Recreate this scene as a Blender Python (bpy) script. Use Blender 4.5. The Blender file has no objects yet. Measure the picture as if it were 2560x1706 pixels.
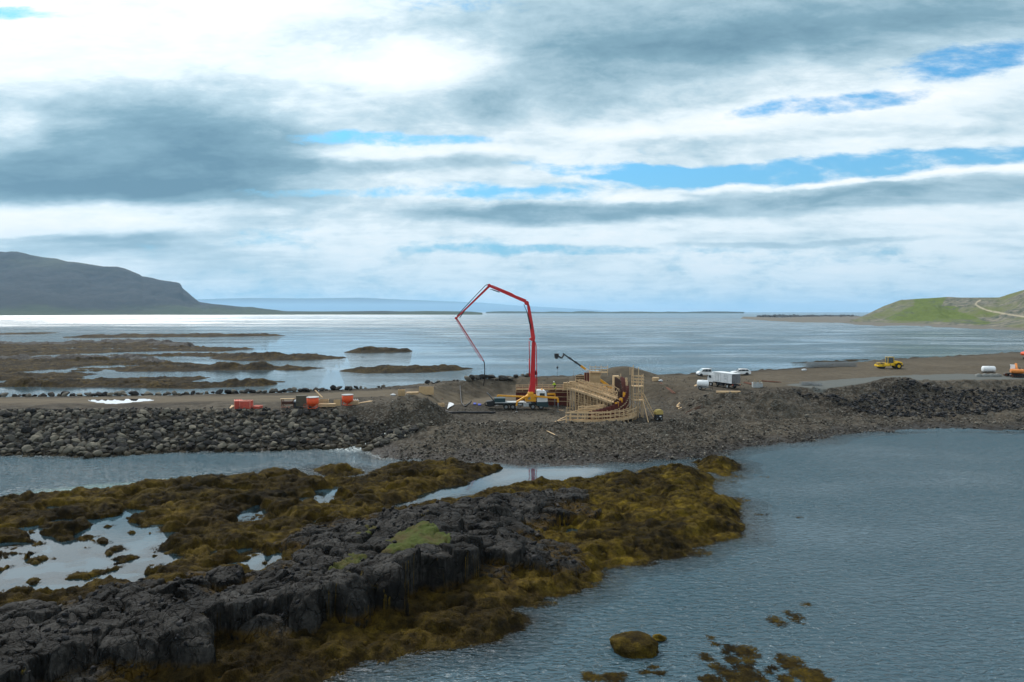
import bpy, bmesh, math, random
import numpy as np
from mathutils import Vector, Matrix, Euler

# ------------------------------------------------------------------ camera
S = bpy.context.scene
COL = S.collection
R = math.radians
F = 1706.67                 # focal length in photo pixels (24 mm on 36 mm)
HOR = 780.0                 # horizon row in the photo
CAMH = 22.0
PITCH = math.atan((853 - HOR) / F)
cam = bpy.data.cameras.new('camera'); cam.lens = 24; cam.sensor_width = 36
cam.clip_start = 0.5; cam.clip_end = 90000
camo = bpy.data.objects.new('camera', cam); COL.objects.link(camo)
camo.location = (0, 0, CAMH); camo.rotation_euler = (math.pi / 2 - PITCH, 0, 0)
S.camera = camo

def ray(u, v):
    x = (u - 1280) / F; z = -(v - 853) / F
    c, s = math.cos(PITCH), math.sin(PITCH)
    return Vector((x, c + z * s, z * c - s))
def G(u, v, z=0.0):
    d = ray(u, v); k = (z - CAMH) / d.z
    return (d.x * k, d.y * k)
def GV(u, v, z=0.0):
    x, y = G(u, v, z); return Vector((x, y, z))
def atY(u, v, y):
    d = ray(u, v); k = y / d.y
    return Vector((d.x * k, y, CAMH + d.z * k))
def Z(win, pts, z=0.0):
    ox, oy, s = win
    return [G(ox + a / s, oy + b / s, z) for a, b in pts]
def P(pts, z=0.0):
    return [G(a, b, z) for a, b in pts]

# ------------------------------------------------------------------ render settings
S.view_settings.view_transform = 'Standard'; S.view_settings.look = 'None'
S.view_settings.exposure = 0.12; S.view_settings.gamma = 1.0
S.cycles.use_denoising = True
S.cycles.max_bounces = 6; S.cycles.diffuse_bounces = 2; S.cycles.glossy_bounces = 3
S.cycles.transparent_max_bounces = 6; S.cycles.volume_bounces = 1
S.cycles.caustics_reflective = False; S.cycles.caustics_refractive = False
S.cycles.sample_clamp_indirect = 3; S.cycles.sample_clamp_direct = 2.5

# ------------------------------------------------------------------ sun
SUN_AZ, SUN_EL = R(-33), R(42)         # azimuth from +Y towards +X
sd = Vector((math.sin(SUN_AZ) * math.cos(SUN_EL), math.cos(SUN_AZ) * math.cos(SUN_EL), math.sin(SUN_EL)))
sl = bpy.data.lights.new('sun', 'SUN'); sl.energy = 2.9; sl.angle = R(11); sl.color = (1.0, 0.96, 0.90)
so = bpy.data.objects.new('sun', sl); COL.objects.link(so)
so.rotation_euler = sd.to_track_quat('Z', 'Y').to_euler()

# ------------------------------------------------------------------ node helper
class NT:
    def __init__(self, tree): self.t = tree; self.n = tree.nodes; self.l = tree.links
    def new(self, kind, **kw):
        nd = self.n.new(kind)
        for k, v in kw.items(): setattr(nd, k, v)
        return nd
    def put(self, sock, val):
        if isinstance(val, bpy.types.NodeSocket): self.l.new(val, sock)
        elif val is not None: sock.default_value = val
    def math(self, op, a, b=None, c=None, clamp=False):
        nd = self.new('ShaderNodeMath', operation=op); nd.use_clamp = clamp
        self.put(nd.inputs[0], a); self.put(nd.inputs[1], b)
        if c is not None: self.put(nd.inputs[2], c)
        return nd.outputs[0]
    def vmath(self, op, a, b=None):
        nd = self.new('ShaderNodeVectorMath', operation=op)
        self.put(nd.inputs[0], a)
        if b is not None: self.put(nd.inputs[1], b)
        return nd.outputs['Value'] if op in ('LENGTH', 'DOT_PRODUCT') else nd.outputs[0]
    def mapr(self, v, a, b, c=0.0, d=1.0, smooth=True):
        nd = self.new('ShaderNodeMapRange', interpolation_type='SMOOTHSTEP' if smooth else 'LINEAR')
        for i, x in enumerate((v, a, b, c, d)): self.put(nd.inputs[i], x)
        return nd.outputs[0]
    def mapping(self, v, loc=(0,0,0), rot=(0,0,0), scale=(1,1,1), typ='POINT'):
        nd = self.new('ShaderNodeMapping', vector_type=typ)
        self.put(nd.inputs[0], v); nd.inputs[1].default_value = loc
        nd.inputs[2].default_value = rot; nd.inputs[3].default_value = scale
        return nd.outputs[0]
    def noise(self, v, scale=1.0, detail=4.0, rough=0.5, dist=0.0, out=0):
        nd = self.new('ShaderNodeTexNoise')
        self.put(nd.inputs['Vector'], v); self.put(nd.inputs['Scale'], scale)
        nd.inputs['Detail'].default_value = detail; nd.inputs['Roughness'].default_value = rough
        nd.inputs['Distortion'].default_value = dist
        return nd.outputs[out]
    def voro(self, v, scale=1.0, feature='F1', out='Distance'):
        nd = self.new('ShaderNodeTexVoronoi', feature=feature)
        self.put(nd.inputs['Vector'], v); self.put(nd.inputs['Scale'], scale)
        return nd.outputs[out]
    def mix(self, f, a, b, blend='MIX'):
        nd = self.new('ShaderNodeMix', data_type='RGBA', blend_type=blend)
        self.put(nd.inputs[0], f)
        for s_, v in ((nd.inputs[6], a), (nd.inputs[7], b)):
            if isinstance(v, (tuple, list)): v = tuple(v[:3]) + (1,)
            self.put(s_, v)
        return nd.outputs[2]
    def ramp(self, v, stops):
        nd = self.new('ShaderNodeValToRGB'); e = nd.color_ramp.elements
        while len(e) < len(stops): e.new(0.5)
        for el_, (p, c) in zip(e, stops):
            el_.position = p; el_.color = (c[0], c[1], c[2], 1)
        self.put(nd.inputs[0], v); return nd.outputs[0]
    def attr(self, name, out='Fac'):
        nd = self.new('ShaderNodeAttribute'); nd.attribute_name = name
        return nd.outputs[out]
    def bump(self, h, strength=0.5, dist=0.1, normal=None):
        nd = self.new('ShaderNodeBump')
        self.put(nd.inputs['Strength'], strength); self.put(nd.inputs['Distance'], dist)
        self.put(nd.inputs['Height'], h)
        if normal is not None: self.put(nd.inputs['Normal'], normal)
        return nd.outputs[0]
    def sep(self, v):
        nd = self.new('ShaderNodeSeparateXYZ'); self.put(nd.inputs[0], v); return nd.outputs
    def comb(self, x=0.0, y=0.0, z=0.0):
        nd = self.new('ShaderNodeCombineXYZ')
        for i, q in enumerate((x, y, z)): self.put(nd.inputs[i], q)
        return nd.outputs[0]

# ------------------------------------------------------------------ world sky
W = bpy.data.worlds.new('World'); S.world = W; W.use_nodes = True
w = NT(W.node_tree); w.n.clear()
WS = 0.1
geo = w.new('ShaderNodeTexCoord').outputs['Generated']
dirn = w.vmath('NORMALIZE', geo)
dx, dy, dz = w.sep(dirn)[0:3]
az = w.math('ARCTAN2', dx, dy); el = w.math('ARCSINE', dz)
hyp = w.math('SQRT', w.math('ADD', w.math('MULTIPLY', dx, dx), w.math('MULTIPLY', dy, dy)))
slope = w.math('DIVIDE', dz, w.math('ADD', w.math('MAXIMUM', dy, w.math('MULTIPLY', hyp, 0.6)), 0.0001))
ae = w.comb(az, slope, 0.0)
# cloud deck projected on a flat layer overhead: streaks compress toward the horizon
zz = w.math('ADD', w.math('MAXIMUM', dz, 0.0), 0.13)
px = w.math('DIVIDE', dx, zz); py = w.math('DIVIDE', dy, zz)
plane = w.comb(px, py, 0.0)
n_big = w.noise(w.mapping(plane, rot=(0, 0, R(12)), scale=(0.55, 1.0, 1)), 1.1, 6, 0.55, 0.4)
n_mid = w.noise(w.mapping(plane, loc=(3, 7, 0), rot=(0, 0, R(8)), scale=(0.7, 1.6, 1)), 2.6, 7, 0.6, 0.3)
aes = w.mapping(ae, rot=(0, 0, R(-5)), scale=(5.0, 15.0, 1))
n_fine = w.noise(aes, 1.0, 9, 0.62, 0.5)
aes2 = w.mapping(ae, loc=(2.2, 5.1, 0), rot=(0, 0, R(-4)), scale=(14.0, 32.0, 1))
n_puff = w.noise(aes2, 1.0, 9, 0.66, 0.25)
aes3 = w.mapping(ae, loc=(4.2, 1.1, 0), rot=(0, 0, R(-6)), scale=(38.0, 90.0, 1))
n_wisp = w.noise(aes3, 1.0, 6, 0.65, 0.2)
wv = w.new('ShaderNodeTexNoise'); w.put(wv.inputs['Vector'], w.mapping(ae, scale=(5, 11, 1)))
wv.inputs['Scale'].default_value = 1; wv.inputs['Detail'].default_value = 7; wv.inputs['Roughness'].default_value = .6
warp = w.vmath('MULTIPLY', w.vmath('SUBTRACT', wv.outputs['Color'], (0.5, 0.5, 0.5)), (0.10, 0.045, 0))
aw = w.vmath('ADD', ae, warp)
def blobs(lst, src):
    tot = None
    for (u, v, ru, rv, rot, wt, soft) in lst:
        d = ray(u, v).normalized()
        a0, e0 = math.atan2(d.x, d.y), d.z / max(d.y, .6 * math.hypot(d.x, d.y))
        m = w.mapping(src, (a0, e0, 0), (0, 0, R(rot)), (ru / F, rv / F, 1), 'TEXTURE')
        g = w.mapr(w.vmath('LENGTH', m), 1 - soft, 1 + soft, wt, 0.0)
        tot = g if tot is None else w.math('ADD', tot, g)
    return tot
SKY_DARK = [(250, 385, 470, 120, -3, .50, .5), (60, 430, 330, 75, 0, .20, .6), (560, 330, 240, 90, -12, .26, .5),
            (330, 440, 330, 60, 4, .12, .6), (600, 230, 300, 60, 0, .12, .8),
            (1900, 30, 800, 95, 5, .46, .6), (1560, 150, 380, 75, 10, .34, .7), (1150, 130, 260, 70, 5, -.22, .8), (1280, 255, 420, 55, 3, .28, .7),
            (2300, 90, 420, 70, 8, .25, .7), (850, 260, 300, 70, 0, .15, .7),
            (1400, 532, 330, 26, 1, .50, .5), (1180, 520, 200, 24, 0, .2, .6), (2330, 485, 430, 30, 4, .40, .5),
            (1980, 482, 260, 20, 3, .25, .6), (1080, 412, 230, 20, 0, .28, .6), (1850, 340, 560, 16, 2, .16, .8),
            (260, 610, 200, 20, 5, .35, .7), (480, 640, 260, 40, -10, .25, .9), (40, 598, 160, 10, 0, .3, .6),
            (700, 560, 300, 22, 4, .16, .8), (1700, 535, 260, 10, 0, .15, .8), (2000, 610, 300, 7, 2, .3, .6),
            (1300, -300, 1600, 230, 5, -.08, .6),
            (150, 60, 650, 100, 0, -.22, .8), (960, 225, 260, 80, 5, -.30, .8), (420, 470, 380, 34, -4, .22, .6), (200, 480, 330, 30, 0, .16, .5), (1000, 60, 300, 60, 8, .14, .8), (15, 330, 60, 36, 10, -.45, .9), (1000, 380, 330, 20, 0, -.25, .6),
            (1900, 285, 420, 30, 8, -.25, .7), (1600, 495, 110, 12, 0, -.3, .5), (2200, 445, 420, 10, 4, -.35, .6),
            (120, 555, 260, 45, 0, -.35, .6), (2350, 200, 300, 40, 10, -.2, .6)]
SKY_GAP = [(2080, 418, 560, 34, 4, 1.15, .35), (1560, 428, 260, 22, -3, 1.0, .4), (1010, 345, 270, 20, -1, .85, .5),
           (2060, 258, 200, 28, 8, .95, .5), (2430, 145, 160, 38, 8, 1.0, .5), (980, 478, 380, 15, 1, .7, .6),
           (1400, 628, 330, 12, 0, .65, .6), (680, 598, 120, 30, 0, .6, .6), (1320, 488, 190, 16, 0, .8, .5),
           (2000, 640, 300, 24, 0, .4, .8), (30, 38, 70, 10, 0, .8, .6), (1150, 20, 200, 20, 0, .45, .8),
           (1080, 615, 220, 26, 0, .4, .8), (1500, 690, 1600, 60, 0, .34, .7), (1280, 760, 3000, 40, 0, .35, .7)]
dark = blobs(SKY_DARK, aw); gap = blobs(SKY_GAP, aw)
nsum = w.math('ADD', w.math('MULTIPLY', n_big, 0.5), w.math('MULTIPLY', n_mid, 0.5))
shade = w.math('ADD', w.math('MULTIPLY', w.math('SUBTRACT', nsum, 0.50), 0.9), 0.22)
shade = w.math('ADD', shade, w.math('MULTIPLY', w.math('SUBTRACT', n_fine, 0.5), 0.62))
shade = w.math('ADD', shade, w.math('MULTIPLY', w.math('SUBTRACT', n_puff, 0.5), 0.55))
shade = w.math('ADD', shade, w.math('MULTIPLY', w.math('SUBTRACT', n_wisp, 0.5), 0.14))
shade = w.math('ADD', shade, w.math('MULTIPLY', dark, .85))
shade = w.math('ADD', shade, w.mapr(el, 0.42, 0.8, 0.0, -0.10))
gapn = w.math('ADD', gap, w.math('MULTIPLY', w.math('SUBTRACT', n_puff, 0.5), 1.7))
gapn = w.math('ADD', gapn, w.math('MULTIPLY', w.math('SUBTRACT', n_fine, 0.52), 1.3))
gapn = w.math('ADD', gapn, w.math('MULTIPLY', w.math('SUBTRACT', n_wisp, 0.5), 0.9))
blue = w.mapr(gapn, 0.28, 1.25)
shade = w.math('ADD', w.math('MULTIPLY', w.math('SUBTRACT', shade, 0.4), 0.88), 0.42)
cloud = w.ramp(shade, [(0.0, (.93, .965, .98)), (0.22, (.78, .88, .93)), (0.45, (.45, .61, .70)), (0.72, (.22, .375, .47)), (1.0, (.13, .255, .345))])
sky = w.new('ShaderNodeTexSky', sky_type='NISHITA'); sky.sun_disc = False
sky.sun_elevation = SUN_EL; sky.sun_rotation = SUN_AZ; sky.altitude = 20; sky.air_density = 1.0; sky.dust_density = 0.6; sky.ozone_density = 1.4
nish = w.mix(1.0, sky.outputs[0], (.45, 1.12, 1.38), 'MULTIPLY')
hazec = (2.2, 4.6, 6.4)
nish = w.mix(w.mapr(el, 0.0, 0.33, 1.0, 0.0), nish, hazec)
cl = w.mix(1.0, cloud, (10, 10, 10), 'MULTIPLY')
cl = w.mix(w.mapr(el, 0.0, 0.16, 0.55, 0.0), cl, (4.4, 6.2, 7.4))
# thin cloud is brightest where the sun stands behind it
glow = w.mapr(w.vmath('DOT_PRODUCT', dirn, tuple(sd)), 0.75, 1.0, 1.0, 1.15)
cl = w.mix(1.0, cl, w.comb(glow, glow, glow), 'MULTIPLY')
final = w.mix(blue, cl, nish)
bg = w.new('ShaderNodeBackground'); w.put(bg.inputs[0], final); bg.inputs[1].default_value = WS
wo = w.new('ShaderNodeOutputWorld'); w.l.new(bg.outputs[0], wo.inputs[0])
W.cycles.sampling_method = 'MANUAL'; W.cycles.sample_map_resolution = 1024

# ------------------------------------------------------------------ numpy noise
def _hash(ix, iy, seed):
    h = (ix.astype(np.int64) * 374761393 + iy.astype(np.int64) * 668265263 + seed * 2147483647 + 12345) & 0xFFFFFFFF
    h = ((h ^ (h >> 13)) * 1274126177) & 0xFFFFFFFF
    h = ((h ^ (h >> 16)) * 2246822519) & 0xFFFFFFFF
    return (h ^ (h >> 15)) & 0xFFFFFFFF
def rnd(ix, iy, seed): return (_hash(ix, iy, seed) / 4294967296.0).astype(np.float32)
def gnoise(x, y, seed=0):
    ix = np.floor(x); iy = np.floor(y); fx = x - ix; fy = y - iy
    ux = fx * fx * fx * (fx * (fx * 6 - 15) + 10); uy = fy * fy * fy * (fy * (fy * 6 - 15) + 10)
    def g(ox, oy):
        a = rnd(ix + ox, iy + oy, seed) * 6.2831853
        return np.cos(a) * (fx - ox) + np.sin(a) * (fy - oy)
    a = g(0, 0); b = g(1, 0); c = g(0, 1); d = g(1, 1)
    return ((a + (b - a) * ux) * (1 - uy) + (c + (d - c) * ux) * uy) * 1.5
def fbm(x, y, oct=4, seed=0, gain=0.5):
    t = 0; a = 1.0; n = 0
    for o in range(oct):
        t = t + a * gnoise(x * 2**o + o * 17.3, y * 2**o - o * 9.1, seed + o); n += a; a *= gain
    return t / n
def billow(x, y, oct=3, seed=0, gain=0.5):
    t = 0; a = 1.0; n = 0
    for o in range(oct):
        t = t + a * np.abs(gnoise(x * 2**o + o * 7.7, y * 2**o + o * 3.1, seed + o)); n += a; a *= gain
    return t / n
def voronoi(x, y, seed=0):
    ix = np.floor(x); iy = np.floor(y)
    f1 = np.full(x.shape, 9.0, np.float32); f2 = f1.copy()
    cx = np.zeros_like(f1); cy = np.zeros_like(f1); rr = np.zeros_like(f1)
    for oy in (-1, 0, 1):
        for ox in (-1, 0, 1):
            jx = ix + ox; jy = iy + oy
            qx = jx + 0.1 + .8 * rnd(jx, jy, seed); qy = jy + 0.1 + .8 * rnd(jx, jy, seed + 50)
            d = np.hypot(x - qx, y - qy)
            m = d < f1
            f2 = np.where(m, f1, np.minimum(f2, d)); f1 = np.where(m, d, f1)
            cx = np.where(m, qx, cx); cy = np.where(m, qy, cy)
            rr = np.where(m, rnd(jx, jy, seed + 99), rr)
    return f1, f2, cx, cy, rr
def sdf(x, y, poly, margin=60.0):
    """signed distance, positive inside, clamped to -margin far away"""
    pa = np.array(poly, np.float64)
    out = np.full(x.shape, -margin, np.float32)
    m = (x > pa[:, 0].min() - margin) & (x < pa[:, 0].max() + margin) & (y > pa[:, 1].min() - margin) & (y < pa[:, 1].max() + margin)
    if not m.any(): return out
    X = x[m].astype(np.float32); Y = y[m].astype(np.float32)
    d = np.full(X.shape, 1e9, np.float32); ins = np.zeros(X.shape, bool)
    n = len(pa)
    for i in range(n):
        ax, ay = pa[i]; bx, by = pa[(i + 1) % n]
        ex, ey = bx - ax, by - ay
        t = np.clip(((X - ax) * ex + (Y - ay) * ey) / (ex * ex + ey * ey + 1e-9), 0, 1)
        d = np.minimum(d, (X - ax - ex * t)**2 + (Y - ay - ey * t)**2)
        if ay != by:
            c = ((ay > Y) != (by > Y)) & (X < (bx - ax) * (Y - ay) / (by - ay) + ax)
            ins ^= c
    d = np.sqrt(d)
    out[m] = np.maximum(np.where(ins, d, -d), -margin)
    return out
def sst(a, b, x):
    t = np.clip((x - a) / (b - a), 0, 1); return t * t * (3 - 2 * t)
# ------------------------------------------------------------------ outlines (photo pixels projected on the ground)
R1 = (0, 1100, 2.353); R8 = (700, 1130, 1.9608); R4 = (1200, 1100, 2.941); R3 = (1700, 880, 2.736)
RR = (0, 780, 1.838); R6 = (500, 940, 3.137)
NEAR = (P([(-700, 1330), (-300, 1290)]) + Z(R1, [(0, 368), (200, 335), (480, 302), (700, 297), (900, 267), (1100, 252), (1500, 212), (1600, 192),
        (1780, 205), (1800, 232), (2140, 227), (2200, 185), (2353, 158)]) +
        Z(R8, [(700, 58), (960, 62), (1080, 80), (1000, 112), (900, 160), (760, 180), (700, 205), (650, 235), (560, 258), (480, 285),
        (620, 272), (820, 243), (960, 218), (1000, 192)]) +
        Z(R4, [(350, 325), (700, 305), (920, 292), (950, 255), (1170, 268), (1180, 230), (1300, 215), (1550, 215), (1680, 260), (1720, 310),
        (1660, 385), (1770, 420), (1900, 470), (1900, 560), (1920, 620), (1900, 700), (1700, 740), (1560, 790), (1480, 850),
        (1200, 900), (900, 930), (870, 990), (780, 1060)]) +
        Z(R8, [(1510, 652), (1440, 682), (1300, 712), (1130, 765), (1180, 820), (1120, 880), (1050, 920), (850, 940), (700, 962), (560, 992),
        (330, 1040), (250, 1070), (200, 1129)]) + P([(740, 1780), (300, 1950), (-400, 2100), (-1500, 2100)]))
ISLE1 = Z(R4, [(1590, 165), (1800, 145), (1900, 180), (1880, 222), (1760, 240), (1640, 232)])
ISLE2 = Z(R4, [(1760, 245), (1810, 240), (1820, 262), (1780, 268)])
ISLE3 = Z(R1, [(1860, 175), (1980, 165), (2120, 175), (2130, 195), (1960, 215), (1900, 200)])
POOL = Z(R1, [(-500, 700), (0, 672), (150, 700), (270, 640), (170, 595), (130, 520), (190, 515), (270, 560), (380, 582), (520, 512), (560, 480), (700, 440),
        (720, 390), (860, 415), (760, 480), (920, 505), (890, 550), (980, 580), (900, 622), (820, 660), (1100, 680), (1320, 690), (1300, 710),
        (1050, 735), (860, 790), (700, 830), (510, 860), (400, 900), (150, 945), (200, 905), (100, 905), (0, 932), (-600, 1000)])
SMALL_POOLS = [Z(R1, [(1440, 330), (1500, 315), (1610, 308), (1560, 326)]), Z(R1, [(1880, 300), (1940, 285), (2025, 312), (1990, 332), (1920, 318)]),
    Z(R1, [(1820, 485), (1880, 460), (1945, 445), (1930, 470), (1860, 492)]), Z(R1, [(1350, 725), (1500, 690), (1700, 655), (1660, 720), (1560, 790), (1470, 822), (1440, 760)]),
    Z(R4, [(520, 685), (600, 640), (740, 655), (730, 700), (620, 705)]), Z(R4, [(1095, 358), (1160, 348), (1225, 372), (1190, 388), (1130, 380)]),
    Z(R4, [(985, 505), (1040, 520), (1090, 545), (1060, 562), (1010, 545)]), Z(R4, [(1130, 505), (1180, 488), (1180, 512)]), Z(R4, [(765, 590), (790, 572), (830, 590)]),
    Z(R4, [(830, 618), (860, 600), (890, 622)]), Z(R4, [(1340, 492), (1395, 480), (1390, 496)]), Z(R4, [(1090, 300), (1160, 285), (1150, 310)]),
    Z(R1, [(60, 215), (0, 0), (1, 1)]) if False else Z(R1, [(1380, 350), (1420, 345), (1400, 356)])]
ROCK = (P([(-600, 1560)], 1.0) + Z(R1, [(0, 1005), (150, 970), (400, 925), (700, 862), (900, 832), (1090, 830), (1110, 750), (1400, 760), (1460, 800), (1560, 770), (1690, 650),
        (1700, 560), (1850, 492), (2130, 470), (2200, 432), (2353, 428)], 1.0) +
        Z(R8, [(700, 265), (820, 245), (960, 222), (1200, 190), (1560, 175), (1545, 250), (1450, 300), (1270, 350), (1300, 420), (1500, 468)], 1.2) +
        Z(R8, [(1515, 545), (1450, 575), (1280, 592), (1130, 582), (1050, 622), (980, 660), (870, 645), (830, 682), (700, 722), (600, 772), (400, 765), (360, 810), (250, 850), (130, 862)], 0.6) +
        Z(R1, [(1800, 1090), (1400, 1170), (1280, 1245), (1000, 1335), (750, 1320), (600, 1426), (400, 1500)], 0.6) + P([(0, 1800), (-900, 1800)], 0.6))
ROCKN = ROCK[:27]           # northern edge of the outcrop
GRASS = Z(R8, [(415, 505), (500, 480), (540, 440), (540, 395), (600, 365), (680, 345), (740, 365), (760, 395), (835, 410), (835, 460), (700, 478), (560, 490)], 2.9)
GRASS2 = Z(R8, [(235, 500), (300, 478), (400, 462), (400, 490), (330, 508)], 3.2)
GRASS3 = Z(R8, [(385, 405), (430, 385), (480, 382), (440, 405)], 2.3)
GRASS4 = Z(R1, [(1435, 905), (1480, 870), (1590, 860), (1580, 900), (1510, 918)], 3.4)
# causeway
LAND = (P([(-900, 1150), (0, 1137), (238, 1141), (425, 1129), (722, 1124), (871, 1118), (905, 1112)]) + P([(918, 1120), (933, 1134), (959, 1145), (1080, 1152)]) + P([(1200, 1156), (1302, 1164), (1492, 1160), (1642, 1151), (1778, 1142)]) +
        P([(1791, 1139), (1864, 1118), (1956, 1108), (2043, 1103), (2065, 1096), (2084, 1087), (2175, 1080), (2321, 1071), (2420, 1072), (2504, 1077), (2560, 1074), (3200, 1070)]) +
        [(x_, y_ + 9) for x_, y_ in P([(3500, 875), (2560, 884), (2400, 893), (2240, 903), (2000, 922), (1800, 932), (1500, 941), (1290, 941), (1100, 955), (1000, 965), (850, 975), (700, 981), (400, 988), (0, 993), (-900, 1010)], 5.0)])
PLAT_S = [(-900, 1031), (0, 1030), (300, 1028), (700, 1026), (900, 1016), (1000, 1010), (1090, 1000), (1200, 985), (1400, 975), (1600, 972), (1760, 985), (1900, 985), (1990, 972), (2100, 972), (2300, 960), (2560, 958), (3300, 955)]
PLAT_N = [(3500, 875), (2560, 884), (2400, 893), (2240, 903), (2000, 922), (1800, 932), (1500, 941), (1290, 941), (1100, 955), (1000, 965), (850, 975), (700, 981), (400, 988), (0, 993), (-900, 1010)]
PLAT = P(PLAT_S + PLAT_N, 5.0)
PIT = P([(1105, 1045), (1180, 1062), (1420, 1070), (1640, 1064), (1720, 1045), (1660, 1012), (1560, 1000), (1400, 990), (1280, 985), (1190, 998), (1110, 1018)], 1.5)
ROAD = P([(-900, 1018), (0, 1012), (700, 1005), (1000, 990), (1290, 962), (1500, 962), (1560, 958), (1290, 950), (1000, 975), (700, 990), (0, 998), (-900, 1008)], 5.0)
PAD = P([(1960, 963), (2080, 952), (2250, 943), (2400, 940), (2560, 948), (2700, 950), (2700, 958), (2560, 955), (2380, 955), (2250, 958), (2120, 968), (2040, 973)], 5.0)
REEFS = [Z(RR, q) for q in (
    [(260, 119), (450, 112), (700, 106), (950, 105), (1200, 109), (1300, 109), (1050, 114), (700, 118), (400, 121)],
    [(-200, 82), (0, 83), (120, 80), (60, 77), (-200, 77)], [(-200, 104), (0, 105), (180, 103), (265, 96), (190, 95), (0, 100), (-200, 100)],
    [(-400, 152), (0, 152), (380, 142), (600, 140), (850, 158), (1000, 165), (1180, 170), (1000, 182), (760, 180), (500, 188), (0, 205), (-400, 205)],
    [(500, 200), (800, 196), (1000, 192), (1200, 195), (1400, 204), (1600, 210), (1700, 207), (1500, 218), (1200, 224), (1080, 226), (1000, 214), (800, 206), (560, 204)],
    [(-400, 225), (0, 222), (300, 216), (600, 216), (720, 226), (950, 245), (1200, 250), (1520, 258), (1400, 268), (1000, 267), (900, 272), (600, 272), (480, 262), (420, 285), (340, 302), (400, 308), (700, 304), (960, 302), (830, 328),
     (900, 332), (1030, 332), (1060, 326), (1200, 320), (1290, 322), (1250, 337), (1000, 348), (850, 357), (700, 352), (600, 350), (500, 347), (0, 347), (-500, 347)],
    [(1590, 187), (1650, 178), (1750, 173), (1850, 177), (1900, 184), (1760, 191)],
    [(1590, 270), (1650, 262), (1850, 255), (1950, 260), (2180, 260), (2100, 271), (1900, 281), (1700, 283)],
    [(1320, 328), (1370, 324), (1430, 330), (1370, 336)])]
REEFS += [P([(1990, 908), (2060, 903), (2130, 906), (2070, 911)]), P([(1765, 912), (1810, 910), (1800, 914)]), P([(2100, 899), (2160, 900), (2130, 903)])]

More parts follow.
